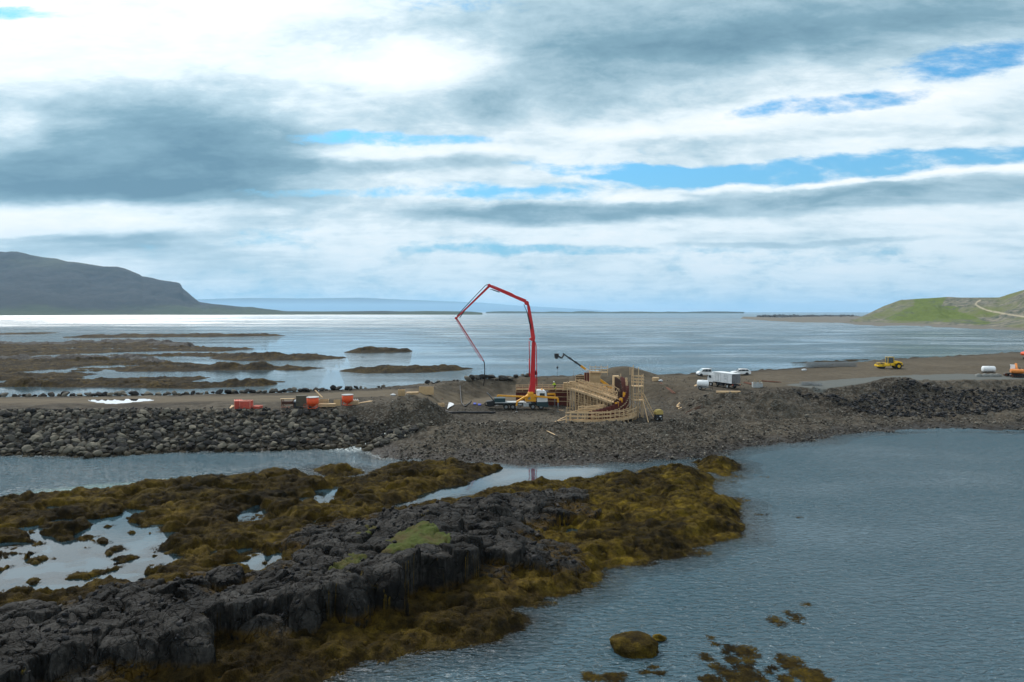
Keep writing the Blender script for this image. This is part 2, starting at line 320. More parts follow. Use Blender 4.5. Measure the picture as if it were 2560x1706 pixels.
YTOP = [-25, -21, -15, -8, 0, 6, 8.5]; ZTOP = [2.9, 2.9, 3.4, 3.9, 3.3, 2.2, 1.3]
def polyline_dist(x, y, pts):
    d = np.full(x.shape, 1e9, np.float32)
    for (ax, ay), (bx, by) in zip(pts[:-1], pts[1:]):
        ex, ey = bx - ax, by - ay
        t = np.clip(((x - ax) * ex + (y - ay) * ey) / (ex * ex + ey * ey), 0, 1)
        d = np.minimum(d, np.hypot(x - ax - ex * t, y - ay - ey * t))
    return d
def rock_profile(x, y):
    s = sdf(x, y, ROCK, 30)
    dn = polyline_dist(x, y, ROCKN)
    zt = np.interp(x, YTOP, ZTOP)
    ramp = 1.0 + (zt - 1.0) * np.clip(dn / 15.0, 0, 1)**0.8
    return s, np.where(s > 0, ramp, np.maximum(ramp + s * 3.0, -3))
def near_terrain(x, y):
    """foreground skerry: basalt ledge, bladder-wrack flats and pools"""
    wob = fbm(x * .35, y * .35, 3, 3) * 1.6 + fbm(x * 1.3, y * 1.3, 3, 31) * .6
    L = sdf(x, y, NEAR, 40)
    for q in (ISLE1, ISLE2, ISLE3): L = np.maximum(L, sdf(x, y, q, 40))
    Lw = L + wob * np.clip(.45 + L * .0, .3, 1)
    def domes(sx, sy, seed, wx):
        f1, f2, cx, cy, rr = voronoi(x / sx + wx, y / sy + wx * .7, seed)
        return np.maximum(0, 1 - (f1 / .78)**2) * (.35 + .65 * rr)
    wq = fbm(x * .5, y * .5, 2, 12) * .6
    lump = domes(3.1, 2.3, 11, wq) * .42 + billow(x * .2, y * .26, 2, 13) * .25
    lump2 = domes(1.15, .85, 17, wq * 1.7) * .45 + domes(.55, .42, 18, wq * 2) * .18
    lump3 = billow(x * 4.5, y * 4.5, 2, 19)
    s0x = sdf(x, y, ROCK, 30)
    up = np.clip((x - 6) / 14, 0, 1) * .35 + sst(70, 90, y) * .25
    h = np.clip(Lw * .30, -3, .38 + up) + np.where(Lw > -1, (lump * 2.1 - .35), 0) * np.clip(Lw * .5 + .4, 0, 1) + (lump2 - .18) * .62 * np.clip(Lw + .6, 0, 1)
    Pd = sdf(x, y, POOL, 30)
    for q in SMALL_POOLS: Pd = np.maximum(Pd, sdf(x, y, q, 30))
    pw = Pd + fbm(x * .5, y * .5, 3, 5) * 1.2 + fbm(x * 1.6, y * 1.6, 3, 55) * .7
    pool = np.clip(pw, -3, 1) * .5
    h = h - np.where(pool > -1, (pool + .45).clip(0, 1) * .85, 0)
    isl = fbm(x * .42 + 40, y * .42, 4, 61)
    h = np.where(Pd > .2, -.22 + np.clip((isl - .12) * 2.4, -.3, .45) , h)
    ch = fbm(x * .16 + 3, y * .30, 3, 64)
    h = h - np.where(s0x < -2, .9 * sst(.04, .24, ch) * sst(1.5, 5, Lw) * sst(6, -8, x), .0)
    wz = h + lump3 * .07
    # basalt: blocks take the height of the profile at their own centre
    s0, r0 = rock_profile(x, y)
    sel = s0 > -4
    X = x[sel]; Y = y[sel]
    a = .35; c, s_ = math.cos(a), math.sin(a)
    Xr = X * c - Y * s_ + fbm(X * .6, Y * .6, 2, 77) * .7; Yr = X * s_ + Y * c + fbm(X * .6, Y * .6, 2, 78) * .7
    def blocks(sx, sy, seed):
        f1, f2, cx, cy, rr = voronoi(Xr / sx, Yr / sy, seed)
        bx = cx * sx; by = cy * sy
        wx = bx * c + by * s_; wy = -bx * s_ + by * c
        return f2 - f1, (bx, by), (wx, wy), rr
    e1, b1, w1, q1 = blocks(3.1, 2.2, 5)
    e2, b2, w2, q2 = blocks(1.25, .9, 6)
    e3, b3, w3, q3 = blocks(.38, .3, 7)
    s1, p1 = rock_profile(w1[0], w1[1])
    s2, p2 = rock_profile(w2[0], w2[1])
    _, p0 = s0[sel], r0[sel]
    base = np.where(s1 > -.3, np.where(s1 > .2, p1, .4), p2)
    tx = (q1 - .5) * .34; ty = (((q1 * 7.31) % 1) - .4) * .34
    edge = sst(3.5, .5, s0[sel])
    hr = base * .72 + np.maximum(p0, -1) * .28 + tx * (Xr - b1[0]) + ty * (Yr - b1[1]) + (q1 - .5) * .55
    mid = fbm(X * .22, Y * .22, 3, 91) * .7
    hr += mid + (q2 - .5) * .20 * (1 - .4 * edge) + (((q2 * 5.7) % 1) - .5) * .28 * (Xr - b2[0]) + (((q2 * 9.1) % 1) - .5) * .28 * (Yr - b2[1]) + (q3 - .5) * .02
    hr -= .80 * np.exp(-(e1 / .045)) + .24 * np.exp(-(e2 / .03)) + .02 * np.exp(-(e3 / .08))
    hr += fbm(X * 3, Y * 3, 4, 93) * .035
    cut = np.where((s1 > -.25) & (s0[sel] > -1.6), hr, -9)
    flat = sst(0, 2.5, np.maximum(sdf(X, Y, GRASS, 20), np.maximum(sdf(X, Y, GRASS2, 20), np.maximum(sdf(X, Y, GRASS3, 20), sdf(X, Y, GRASS4, 20))))+.8)
    gz = p0 - .42 + fbm(X * .35, Y * .35, 3, 95) * .55 + fbm(X * 1.6, Y * 1.6, 3, 96) * .16
    cut = np.where(flat > 0, cut * (1 - flat) + (gz + .1) * flat, cut)
    H = wz.copy(); kind = np.where(wz > -9, 1, 1).astype(np.int8)      # 1 weed
    cut = np.where((s0[sel] > .9) & (cut > -8), np.maximum(cut, H[sel] + .02), cut)
    rk = cut > H[sel]
    hs = H[sel]; hs[rk] = cut[rk]; H[sel] = hs
    ks = kind[sel]; ks[rk] = 2
    gmask = (np.maximum(np.maximum(sdf(X, Y, GRASS, 20), sdf(X, Y, GRASS2, 20)), np.maximum(sdf(X, Y, GRASS3, 20), sdf(X, Y, GRASS4, 20))) + fbm(X * .8, Y * .8, 4, 97) * 1.3) > .1
    gmask &= (s0[sel] > 1.6)
    ks[rk & gmask] = 3; hh = H[sel]; hh[rk & gmask] += (.06 + lump3[sel][rk & gmask] * .12); H[sel] = hh
    kind[sel] = ks
    return H, kind, L, Pd, s0

def gb(x, y, u, v, z, rx, ry, hgt):
    cx, cy = G(u, v, z); return hgt * np.exp(-(((x - cx) / rx)**2 + ((y - cy) / ry)**2))
def far_terrain(x, y):
    """causeway, building pit, gravel shore, reefs"""
    wob = fbm(x * .18, y * .18, 4, 21) * 2.2
    Ld = sdf(x, y, LAND, 60) + wob * .5
    Pl = sdf(x, y, PLAT, 60)
    rip = sst(-20, -26, x)                                   # steep boulder slope on the left
    pz = 5.0 + np.clip((x - 60) / 60, 0, 1) * .6
    northside = sst(125, 140, y) * sst(-14, -2, -Pl) * 0
    shore = np.where(Ld > 0, Ld * (.11 + .38 * rip), Ld * (.25 + .2 * rip))
    shore = np.clip(shore, -4, 2.1 + 3 * rip + sst(30, 60, x) * .4)
    shore = shore + np.where(Ld > 0, fbm(x * .12, y * .12, 4, 23) * .9 * np.clip(Ld * .12, 0, 1) * (1 - rip), 0)
    slope = .42 + rip * .08
    Plw = Pl + (1 - rip) * fbm(x * .15, y * .15, 3, 25) * 2.5
    plat = pz + np.minimum(Plw, 0) * slope
    h = np.maximum(shore, np.where(Ld > -30, plat, -4))
    pd = sdf(x, y, PIT, 40) + fbm(x * .2, y * .2, 3, 27) * 1.5
    h = np.minimum(h, np.where(Ld > 1, 1.5 + np.clip(-pd, 0, 60) * .5, h))
    # spoil heaps
    for (u, v, z, rx, ry, hg) in ((1545, 946, 5, 7.5, 6, 2.3), (1595, 948, 5, 6, 5, 1.2), (1490, 950, 5, 6, 5, .6), (1735, 952, 5, 4, 2.5, 1.2), (1700, 957, 5, 5, 3, .5),
                               (1058, 1045, 2.2, 5.5, 4.5, 1.9), (1120, 1000, 4, 6, 4, .6), (1840, 1022, 3, 5, 3, 1.2), (1940, 1010, 3.4, 6, 3, 1.5), (1150, 985, 4.5, 9, 4, .6), (1640, 990, 3.5, 7, 5, .9),
                               (2270, 970, 4.5, 9, 5, 1.5), (1380, 1068, 1.8, 10, 3, .5), (1250, 1075, 1.8, 12, 3, .4), (2500, 925, 5, 16, 4, .8), (2470, 903, 5, 24, 5, .9), (2150, 915, 5, 14, 4, .6), (1600, 1030, 1.6, 5, 3, -.4)):
        h = h + gb(x, y, u, v, z, rx, ry, hg)
    road = sdf(x, y, ROAD, 20); pad = sdf(x, y, PAD, 20)
    smooth = np.maximum(sst(-2, 2, road), sst(-1, 1, pad))
    flat = sst(0, 3, Pl)
    rough = fbm(x * .35, y * .35, 4, 29) * .35 + fbm(x * 1.4, y * 1.4, 4, 33) * .14
    truckyard = sst(-3, 3, pd)
    h = h + np.where(h > -1, rough * (1 - .75 * np.maximum(smooth, flat * .6)) * (1 - .5 * truckyard), 0)
    bulge = billow(x * .25, y * .3, 3, 35) - .25
    h = h + np.where((h > .3), bulge * 1.3 * (1 - flat) * (1 - truckyard) * (1 - rip) * sst(0, 10, Ld), 0)
    kind = np.zeros(x.shape, np.int8)                         # 0 ground
    # stream gully between the boulder slope and the gravel
    gul = polyline_dist(x, y, [G(1010, 1062, 2), G(985, 1072, 1.6), G(952, 1085, .9), G(925, 1103, .3), G(890, 1118, 0)])
    h = h - 1.1 * np.exp(-(gul / 1.3)**2) * np.where(h > 0, 1, 0)
    # puddle on the causeway
    pu = sdf(x, y, PUD, 10)
    h = np.where(pu > -2, 4.98 + (h - 4.98) * np.clip(-pu / 2, 0, 1) - .06 * sst(-1, 1, pu), h)
    # reefs
    rw = fbm(x * .05, y * .03, 4, 41) * 9 + fbm(x * .25, y * .12, 3, 42) * 3
    rf = np.full(x.shape, -60, np.float32)
    for q in REEFS: rf = np.maximum(rf, sdf(x, y, q, 60))
    sc = np.clip(y / 300, .5, 1.6)
    r2 = rf + rw * .5
    q1 = voronoi(x / 9 + wob * .1, y / 12, 43); q2 = voronoi(x / 3 + wob * .2, y / 4.5, 44)
    lum = np.maximum(0, 1 - (q1[0] / .8)**2) * q1[4] * .45 + billow(x * .1, y * .07, 3, 43) * .5
    lum2 = np.maximum(0, 1 - (q2[0] / .8)**2) * (.3 + q2[4])
    rh = np.clip(r2 * .12, -3, .25) + np.where(r2 > -3, lum * 1.35 - .40 + lum2 * .62 + (billow(x * .9, y * .6, 2, 48) - .2) * .7, 0) * np.clip(r2 * .15 + .3, 0, 1)
    rch = fbm(x * .012 + 2, y * .05, 3, 47)
    rh = rh - .9 * sst(.06, .26, rch)
    for (pl, hh, wd) in REEF_RIDGES:
        rh = rh + hh * np.exp(-(polyline_dist(x, y, pl) / wd)**2) * (.55 + lum * 1.6)
    m = (Ld < -2) & (y > 120)
    h = np.where(m, np.maximum(h, rh), h); kind = np.where(m & (rh >= h - 1e-4), 1, kind)
    rid = np.zeros(x.shape, bool)
    for (pl, hh, wd) in REEF_RIDGES[:3]: rid |= polyline_dist(x, y, pl) < wd * (.8 + fbm(x * .1, y * .1, 2, 46) * .6)
    kind = np.where((kind == 1) & rid, 2, kind)
    return h, kind.astype(np.int8), Ld, Pl, pad, road
PUD = P([(220, 1000), (290, 998), (370, 997), (388, 1001), (340, 1005), (290, 1010), (250, 1008), (228, 1004)], 5.0)
REEF_RIDGES = [(Z(RR, [(-200, 222), (0, 222), (300, 225), (600, 222), (720, 240)]), 1.5, 4), (Z(RR, [(380, 146), (500, 146), (700, 146), (850, 162)]), 2.1, 10),
               (Z(RR, [(-200, 154), (0, 154), (300, 152)]), 1.2, 8),
               (Z(RR, [(600, 270), (900, 262), (1200, 262)]), 1.2, 5), (Z(RR, [(450, 116), (950, 110), (1200, 111)]), 1.2, 20), (Z(RR, [(1080, 212), (1400, 212)]), 1.4, 8),
               (Z(RR, [(1080, 338), (1250, 332)]), 1.1, 3), (Z(RR, [(1650, 272), (1900, 268), (2050, 264)]), 1.0, 6), (Z(RR, [(1680, 183), (1850, 181)]), 1.3, 9),
               (Z(RR, [(70, 205), (200, 205)]), 1.8, 6), (Z(RR, [(0, 340), (500, 335), (800, 345)]), .6, 4)]

def terrain(x, y):
    H = np.full(x.shape, -4, np.float32); K = np.zeros(x.shape, np.int8)
    A = {k: np.full(x.shape, -60, np.float32) for k in ('near', 'pool', 'rock', 'land', 'plat', 'pad', 'road')}
    m = y < 106
    if m.any():
        h, k, a, b, c = near_terrain(x[m], y[m]); H[m] = h; K[m] = k; A['near'][m] = a; A['pool'][m] = b; A['rock'][m] = c
    m2 = y > 88
    if m2.any():
        h, k, ld, pl, pd, rd = far_terrain(x[m2], y[m2])
        hh = H[m2]; kk = K[m2]; t = h > hh
        hh[t] = h[t]; kk[t] = k[t]; H[m2] = hh; K[m2] = kk
        A['land'][m2] = ld; A['plat'][m2] = pl; A['pad'][m2] = pd; A['road'][m2] = rd
    return H, K, A

def rows(segs):
    out = [segs[0][0]]
    for a, b, r in segs:
        y = out[-1]
        while y < b: y *= 1 + r; out.append(y)
    return np.array(out, np.float64)
def mesh_np(name, co, faces, mat, attrs=None, smooth=False, kind=None, label=None):
    me = bpy.data.meshes.new(name)
    nf = len(faces); k = faces.shape[1]
    me.vertices.add(len(co)); me.vertices.foreach_set('co', co.astype(np.float32).ravel())
    me.loops.add(nf * k); me.loops.foreach_set('vertex_index', faces.astype(np.int32).ravel())
    me.polygons.add(nf); me.polygons.foreach_set('loop_start', np.arange(0, nf * k, k, dtype=np.int32))
    me.polygons.foreach_set('loop_total', np.full(nf, k, np.int32))
    if smooth: me.polygons.foreach_set('use_smooth', np.ones(nf, bool))
    for an, av in (attrs or {}).items():
        if av.ndim == 2:
            at = me.attributes.new(an, 'FLOAT_COLOR', 'POINT'); at.data.foreach_set('color', av.astype(np.float32).ravel())
        else:
            at = me.attributes.new(an, 'FLOAT', 'POINT'); at.data.foreach_set('value', av.astype(np.float32).ravel())
    me.update(calc_edges=True)
    me.materials.append(mat)
    o = bpy.data.objects.new(name, me); COL.objects.link(o)
    if kind: o['kind'] = kind
    if label: o['label'] = label
    return o
def sub_mesh(name, co, faces, sel, mat, attrs, **kw):
    f = faces[sel]; used = np.unique(f); mp = np.zeros(len(co), np.int64); mp[used] = np.arange(len(used))
    return mesh_np(name, co[used], mp[f], mat, {k: v[used] for k, v in attrs.items()}, **kw)
def grid_faces(nr, nc):
    i = np.arange((nr - 1) * nc).reshape(nr - 1, nc)[:, :-1].ravel()
    return np.stack([i, i + 1, i + 1 + nc, i + nc], 1)

# ------------------------------------------------------------------ materials of the setting
def mat(name):
    m = bpy.data.materials.new(name); m.use_nodes = True
    t = NT(m.node_tree); b = m.node_tree.nodes['Principled BSDF']
    b.inputs['Specular IOR Level'].default_value = .07
    return m, t, b
def m_ground():
    m, t, b = mat('gravel_earth')
    p = t.new('ShaderNodeNewGeometry').outputs['Position']
    n1 = t.noise(p, .06, 5, .6); n2 = t.noise(p, .7, 6, .65); n3 = t.noise(p, 5, 4, .7)
    sp = t.voro(p, 3.2, out='Color'); spd = t.voro(p, 3.2)
    c = t.ramp(t.math('ADD', t.math('MULTIPLY', n1, .5), t.math('MULTIPLY', n2, .5)), [(.34, (.017, .014, .0115)), (.5, (.050, .042, .032)), (.64, (.115, .097, .074))])
    st = t.sep(sp)[0]
    c = t.mix(t.math('MULTIPLY', t.mapr(st, .55, 1.0), t.math('SUBTRACT', 1.0, t.attr('smooth'))), c, (.10, .093, .08))
    road = t.mix(t.noise(t.mapping(p, scale=(.12, 1.1, 1)), 1, 5, .6), (.050, .042, .031), (.175, .142, .10))
    c = t.mix(t.math('MULTIPLY', t.attr('road'), .9), c, road)
    c = t.mix(t.attr('pad'), c, t.mix(n2, (.085, .092, .088), (.125, .13, .122)))
    c = t.mix(t.attr('wet'), c, t.mix(1.0, c, (.42, .40, .42), 'MULTIPLY'))
    t.put(b.inputs['Base Color'], c)
    t.put(b.inputs['Roughness'], t.mapr(t.attr('wet'), 0, 1, .9, .45, False))
    h = t.math('ADD', t.math('MULTIPLY', n3, .5), t.math('MULTIPLY', spd, -.6))
    t.put(b.inputs['Normal'], t.bump(h, t.mapr(t.attr('smooth'), 0, 1, .9, .25, False), .25))
    return m
def m_rock():
    m, t, b = mat('dark_basalt')
    g = t.new('ShaderNodeNewGeometry'); p = g.outputs['Position']
    pz = t.sep(p)[2]
    n1 = t.noise(p, .35, 5, .6); n2 = t.noise(p, 2.2, 7, .7); n3 = t.noise(t.mapping(p, scale=(6, 6, 1.2)), 1, 5, .65)
    c = t.ramp(t.math('ADD', t.math('MULTIPLY', n1, .45), t.math('MULTIPLY', n2, .55)), [(.36, (.004, .004, .004)), (.5, (.017, .016, .0148)), (.64, (.050, .047, .043))])
    c = t.mix(t.mapr(n3, .55, .75, 0, .5), c, (.075, .073, .070))
    cell = t.sep(t.voro(t.mapping(p, rot=(0, 0, .35), scale=(1, 1.3, .5)), .55, out='Color'))[1]
    tone = t.mapr(cell, .1, .9, .42, 1.6, False)
    c = t.mix(1.0, c, t.comb(tone, tone, tone), 'MULTIPLY')
    # lichen and grass scraps on the upper rock, wet black band lower down
    li = t.math('MULTIPLY', t.mapr(t.noise(t.mapping(p, loc=(9, 4, 1)), .23, 6, .65), .61, .66), t.mapr(pz, 2.2, 2.8))
    c = t.mix(t.math('MULTIPLY', li, t.mapr(n2, .4, .6)), c, (.20, .14, .012))
    we = t.math('ADD', pz, t.math('MULTIPLY', t.math('SUBTRACT', n1, .5), 1.6)); we = t.math('ADD', we, t.mapr(t.sep(p)[1], 110, 120, 0, 1.0))
    weed = t.mapr(we, 1.35, .75)
    c = t.mix(t.math('MULTIPLY', weed, t.mapr(n2, .38, .55)), c, t.mix(n2, (.030, .018, .004), (.075, .045, .007)))
    t.put(b.inputs['Base Color'], c)
    t.put(b.inputs['Roughness'], t.mapr(n2, .3, .7, .5, .8))
    wp = t.vmath('ADD', p, t.vmath('MULTIPLY', t.noise(p, .8, 3, .6, out=1), (.9, .9, .9)))
    j1 = t.mapr(t.voro(t.mapping(wp, scale=(1, 1, .4)), .95, 'DISTANCE_TO_EDGE'), 0.0, .045); j2 = t.mapr(t.voro(t.mapping(wp, rot=(.3, .2, .5), scale=(1, 1.2, .8)), 2.6, 'DISTANCE_TO_EDGE'), 0.0, .05)
    h = t.math('ADD', t.math('MULTIPLY', t.math('ADD', n2, n3), .55), t.math('ADD', t.math('MULTIPLY', j1, 1.0), t.math('MULTIPLY', j2, .3)))
    t.put(b.inputs['Normal'], t.bump(h, 1.0, .18))
    return m
def m_weed():
    m, t, b = mat('bladder_wrack')
    g = t.new('ShaderNodeNewGeometry'); p = g.outputs['Position']
    n1 = t.noise(p, .12, 4, .6); n2 = t.noise(p, 1.1, 6, .65); n3 = t.noise(p, 9, 4, .7)
    st = t.noise(t.mapping(p, rot=(0, 0, .5), scale=(4, 13, 6)), 1, 4, .7, 1.2)
    f = t.math('ADD', t.math('MULTIPLY', n1, .42), t.math('ADD', t.math('MULTIPLY', n2, .38), t.math('MULTIPLY', n3, .2)))
    c = t.ramp(f, [(.38, (.009, .007, .002)), (.46, (.044, .030, .006)), (.54, (.125, .086, .010)), (.64, (.27, .185, .016))])
    c2 = t.ramp(f, [(.38, (.009, .007, .003)), (.5, (.042, .028, .008)), (.62, (.125, .082, .020))])
    yel = t.attr('yellow')
    c = t.mix(yel, c2, c)
    c = t.mix(t.mapr(t.noise(p, .45, 4, .65), .40, .56), t.mix(1.0, c, (.55, .53, .55), 'MULTIPLY'), c)
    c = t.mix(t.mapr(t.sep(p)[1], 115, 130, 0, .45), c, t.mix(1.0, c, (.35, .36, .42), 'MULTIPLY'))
    c = t.mix(t.mapr(st, .5, .72, 0, .55), c, t.mix(1.0, c, (1.8, 1.7, 1.3), 'MULTIPLY'))
    t.put(b.inputs['Base Color'], c)
    b.inputs['Roughness'].default_value = .8
    h = t.math('ADD', t.math('MULTIPLY', st, .8), t.math('ADD', n3, t.math('MULTIPLY', n2, 1.2)))
    t.put(b.inputs['Normal'], t.bump(h, 1.0, .22))
    return m
def m_grass(name='short_grass', a=(.038, .052, .014), c_=(.085, .105, .028)):
    m, t, b = mat(name)
    p = t.new('ShaderNodeNewGeometry').outputs['Position']
    n = t.noise(p, 1.5, 6, .7); n2 = t.noise(p, 14, 3, .7); n1 = t.noise(p, .35, 3, .6)
    c = t.mix(n, a, c_); c = t.mix(t.mapr(n1, .40, .62), c, (.075, .062, .026)); c = t.mix(t.mapr(t.noise(p, 5, 4, .7), .55, .7), c, (.035, .034, .02))
    t.put(b.inputs['Base Color'], c); b.inputs['Roughness'].default_value = .9
    t.put(b.inputs['Normal'], t.bump(n2, .8, .12))
    return m
M_GROUND, M_ROCK, M_WEED, M_GRASS = m_ground(), m_rock(), m_weed(), m_grass()

def m_water():
    m = bpy.data.materials.new('sea_water'); m.use_nodes = True; t = NT(m.node_tree); t.n.clear()
    p = t.new('ShaderNodeNewGeometry').outputs['Position']
    rip = t.attr('ripple'); clr = t.attr('clarity')
    pw = t.mapping(p, rot=(0, 0, R(-12)), scale=(1.0, 2.3, 1))
    a = t.noise(pw, 1.15, 2, .5, .6); b_ = t.noise(t.mapping(p, rot=(0, 0, R(10)), scale=(1, 2.0, 1)), 2.4, 4, .6, .3)
    c_ = t.noise(t.mapping(p, rot=(0, 0, R(-25)), scale=(1, 1.8, 1)), 7, 2, .6)
    h = t.math('ADD', t.math('MULTIPLY', a, 1.0), t.math('ADD', t.math('MULTIPLY', b_, .16), t.math('MULTIPLY', c_, .02)))
    patch = t.mapr(t.noise(t.mapping(p, scale=(.5, 1, 1)), .028, 4, .6), .34, .66, .22, 1.35)
    nrm = t.bump(h, 1.0, t.math('MULTIPLY', t.math('MULTIPLY', rip, patch), .85))
    deep = t.new('ShaderNodeBsdfDiffuse'); deep.inputs[0].default_value = (.034, .072, .094, 1)
    tr = t.new('ShaderNodeBsdfTransparent'); tr.inputs[0].default_value = (.60, .70, .55, 1)
    foam = t.new('ShaderNodeBsdfDiffuse'); foam.inputs[0].default_value = (.7, .75, .75, 1)
    under = t.new('ShaderNodeMixShader'); t.put(under.inputs[0], clr); t.l.new(deep.outputs[0], under.inputs[1]); t.l.new(tr.outputs[0], under.inputs[2])
    gl = t.new('ShaderNodeBsdfGlossy'); gl.inputs[0].default_value = (1, 1, 1, 1); t.put(gl.inputs['Roughness'], t.attr('rough')); t.put(gl.inputs['Normal'], nrm)
    fr = t.new('ShaderNodeFresnel'); fr.inputs[0].default_value = 1.6; t.put(fr.inputs[1], nrm)
    mx = t.new('ShaderNodeMixShader'); t.put(mx.inputs[0], t.math('MINIMUM', fr.outputs[0], t.attr('cap'))); t.l.new(under.outputs[0], mx.inputs[1]); t.l.new(gl.outputs[0], mx.inputs[2])
    fo = t.new('ShaderNodeMixShader'); fm = t.math('MULTIPLY', t.attr('foam'), t.mapr(t.noise(p, 2.2, 6, .75), .45, .62))
    t.put(fo.inputs[0], fm); t.l.new(mx.outputs[0], fo.inputs[1]); t.l.new(foam.outputs[0], fo.inputs[2])
    o = t.new('ShaderNodeOutputMaterial'); t.l.new(fo.outputs[0], o.inputs[0])
    return m
M_WATER = m_water()

# ------------------------------------------------------------------ terrain meshes
T = np.arange(-.86, .861, .0016)
Y = rows([(29, 100, .0021), (100, 210, .0027), (210, 760, .0045)])
yy, tt = np.meshgrid(Y, T, indexing='ij'); xx = (yy * tt)
XF = xx.ravel().astype(np.float32); YF = yy.ravel().astype(np.float32)
H, K, A = terrain(XF, YF)
co = np.stack([XF, YF, H], 1)
FC = grid_faces(len(Y), len(T))
vis = (H[FC].max(1) > -2.6)
kf = K[FC].max(1)
yel = np.clip(sst(-2, 12, XF) * 1.0 * (YF < 110) + (.42 + .6 * fbm(XF * .08, YF * .08, 3, 71)) * (YF < 110) + .05 * (YF >= 110) - .35 * sst(58, 50, YF) * sst(8, 2, XF), 0, 1)  # last term browns the weed below the cliff, painting in the shade there
attrs = {'yellow': yel,
         'road': np.maximum(sst(-1.5, 1.5, A['road'] + fbm(XF * .1, YF * .4, 3, 72) * 3), .6 * sst(1, 6, A['plat']) * sst(150, 175, YF + XF * .2)) * sst(0, 1.5, A['plat']),
         'pad': sst(-.6, .6, A['pad'] + fbm(XF * .3, YF * .3, 3, 73) * 1.2),
         'smooth': np.maximum(sst(-1.5, 1.5, A['road']), np.maximum(sst(-.6, .6, A['pad']), sst(0, 4, A['plat']) * .8)),
         'wet': np.clip(sst(.75, .15, H) + sst(0, 1.2, sdf(XF, YF, P([(1140, 1120), (1420, 1125), (1560, 1150), (1300, 1165), (1100, 1150)], .6), 10) + fbm(XF * .4, YF * .4, 3, 74) * 2), 0, 1)}
sub_mesh('ground', co, FC, vis & (kf == 0), M_GROUND, attrs, kind='structure', smooth=True)
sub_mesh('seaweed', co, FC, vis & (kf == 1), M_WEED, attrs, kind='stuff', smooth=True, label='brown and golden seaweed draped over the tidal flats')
sub_mesh('rock_terrain', co, FC, vis & (kf == 2), M_ROCK, attrs, kind='structure', smooth=False)
sub_mesh('grass', co, FC, vis & (kf == 3), M_GRASS, attrs, kind='stuff', smooth=True, label='short green grass on the dark rock outcrop')

# ------------------------------------------------------------------ water: one sheet to the horizon
TW = np.arange(-1.2, 1.201, .0032)
YW = rows([(20, 100, .0035), (100, 210, .008), (210, 760, .012), (760, 60000, .03)])
yy, tt = np.meshgrid(YW, TW, indexing='ij'); xw = (yy * tt).ravel().astype(np.float32); yw = yy.ravel().astype(np.float32)
hw, kw, Aw = terrain(xw, yw)
hw = np.where(yw > 760, -4, hw)
depth = np.clip(-hw, 0, 5)
channel = P([(-900, 1150), (0, 1137), (905, 1112), (960, 1146), (1302, 1164), (1500, 1161), (1560, 1175), (1500, 1205), (1200, 1240), (1000, 1275), (950, 1280), (900, 1180), (700, 1210), (0, 1262), (-900, 1400)])
chd = sdf(xw, yw, channel, 40)
calm = np.maximum(np.maximum(sst(-4, 3, chd), sst(-2, .5, Aw['pool'])), sst(1, 3, Aw['near']) * (yw < 104))
chop_left = sst(20, -10, xw + 60) * sst(100, 106, yw + 3) 
ripple = 1 - .993 * calm
ripple = np.where((chd > 0), np.maximum(ripple, .55 * sst(-20, -45, xw) + .4 * sst(-25, -45, xw) * sst(92, 104, yw) + .5 * sst(3.5, 0, np.hypot(xw - G(890, 1128)[0], (yw - G(890, 1128)[1]) * .5) / 5)), ripple)
sea = (Aw['land'] < 0) & (yw > 130)
nearsea = sst(700, 300, yw) * sst(60, -60, xw)
ripple = np.where(sea, .30 + .6 * (1 - nearsea) , ripple)
ripple = np.where(sea, ripple * (1 - sst(30, -60, xw + yw * .12 - 20) * .75 * sst(1500, 350, yw)), ripple)
yfar = sst(900, 3000, yw) * sst(-600, 900, xw)
streak = fbm(xw * .004 * np.clip(600 / yw, .02, 3), np.log(yw) * 9 + xw * .0006, 4, 81)
rough = np.where(sea, .06 + .16 * sst(200, 1500, yw) + .10 * sst(-.15, .25, streak) * sst(150, 300, yw), .02 + .07 * (1 - calm))
rough = rough * (1 - .5 * yfar)
rough = np.where(sea, rough * (1 - .7 * sst(30, -60, xw + yw * .12 - 20) * sst(1500, 350, yw)), rough)
clar = np.exp(-depth * 1.3) * sst(1.2, .85, depth) * (yw < 125)
fx, fy = G(893, 1118)
cap = np.where(sea, 1 - (.42 + .14 * sst(-.2, .2, streak)) * sst(250, 1600, yw) * sst(-.28, .02, xw / yw), 1.0)
foam = np.exp(-((xw - fx) / 4.5)**2 - ((yw - fy + 1) / 2.6)**2) * (yw < 112)
foam = np.maximum(foam, .35 * sst(.9, .1, np.abs(sdf(xw, yw, LAND, 30) + 0.4)) * (yw < 112) * (xw < -18))
water = mesh_np('water', np.stack([xw, yw, np.zeros_like(xw)], 1), grid_faces(len(YW), len(TW)), M_WATER,
    {'ripple': ripple, 'rough': rough, 'clarity': clar, 'foam': foam, 'cap': cap}, smooth=True, kind='structure')
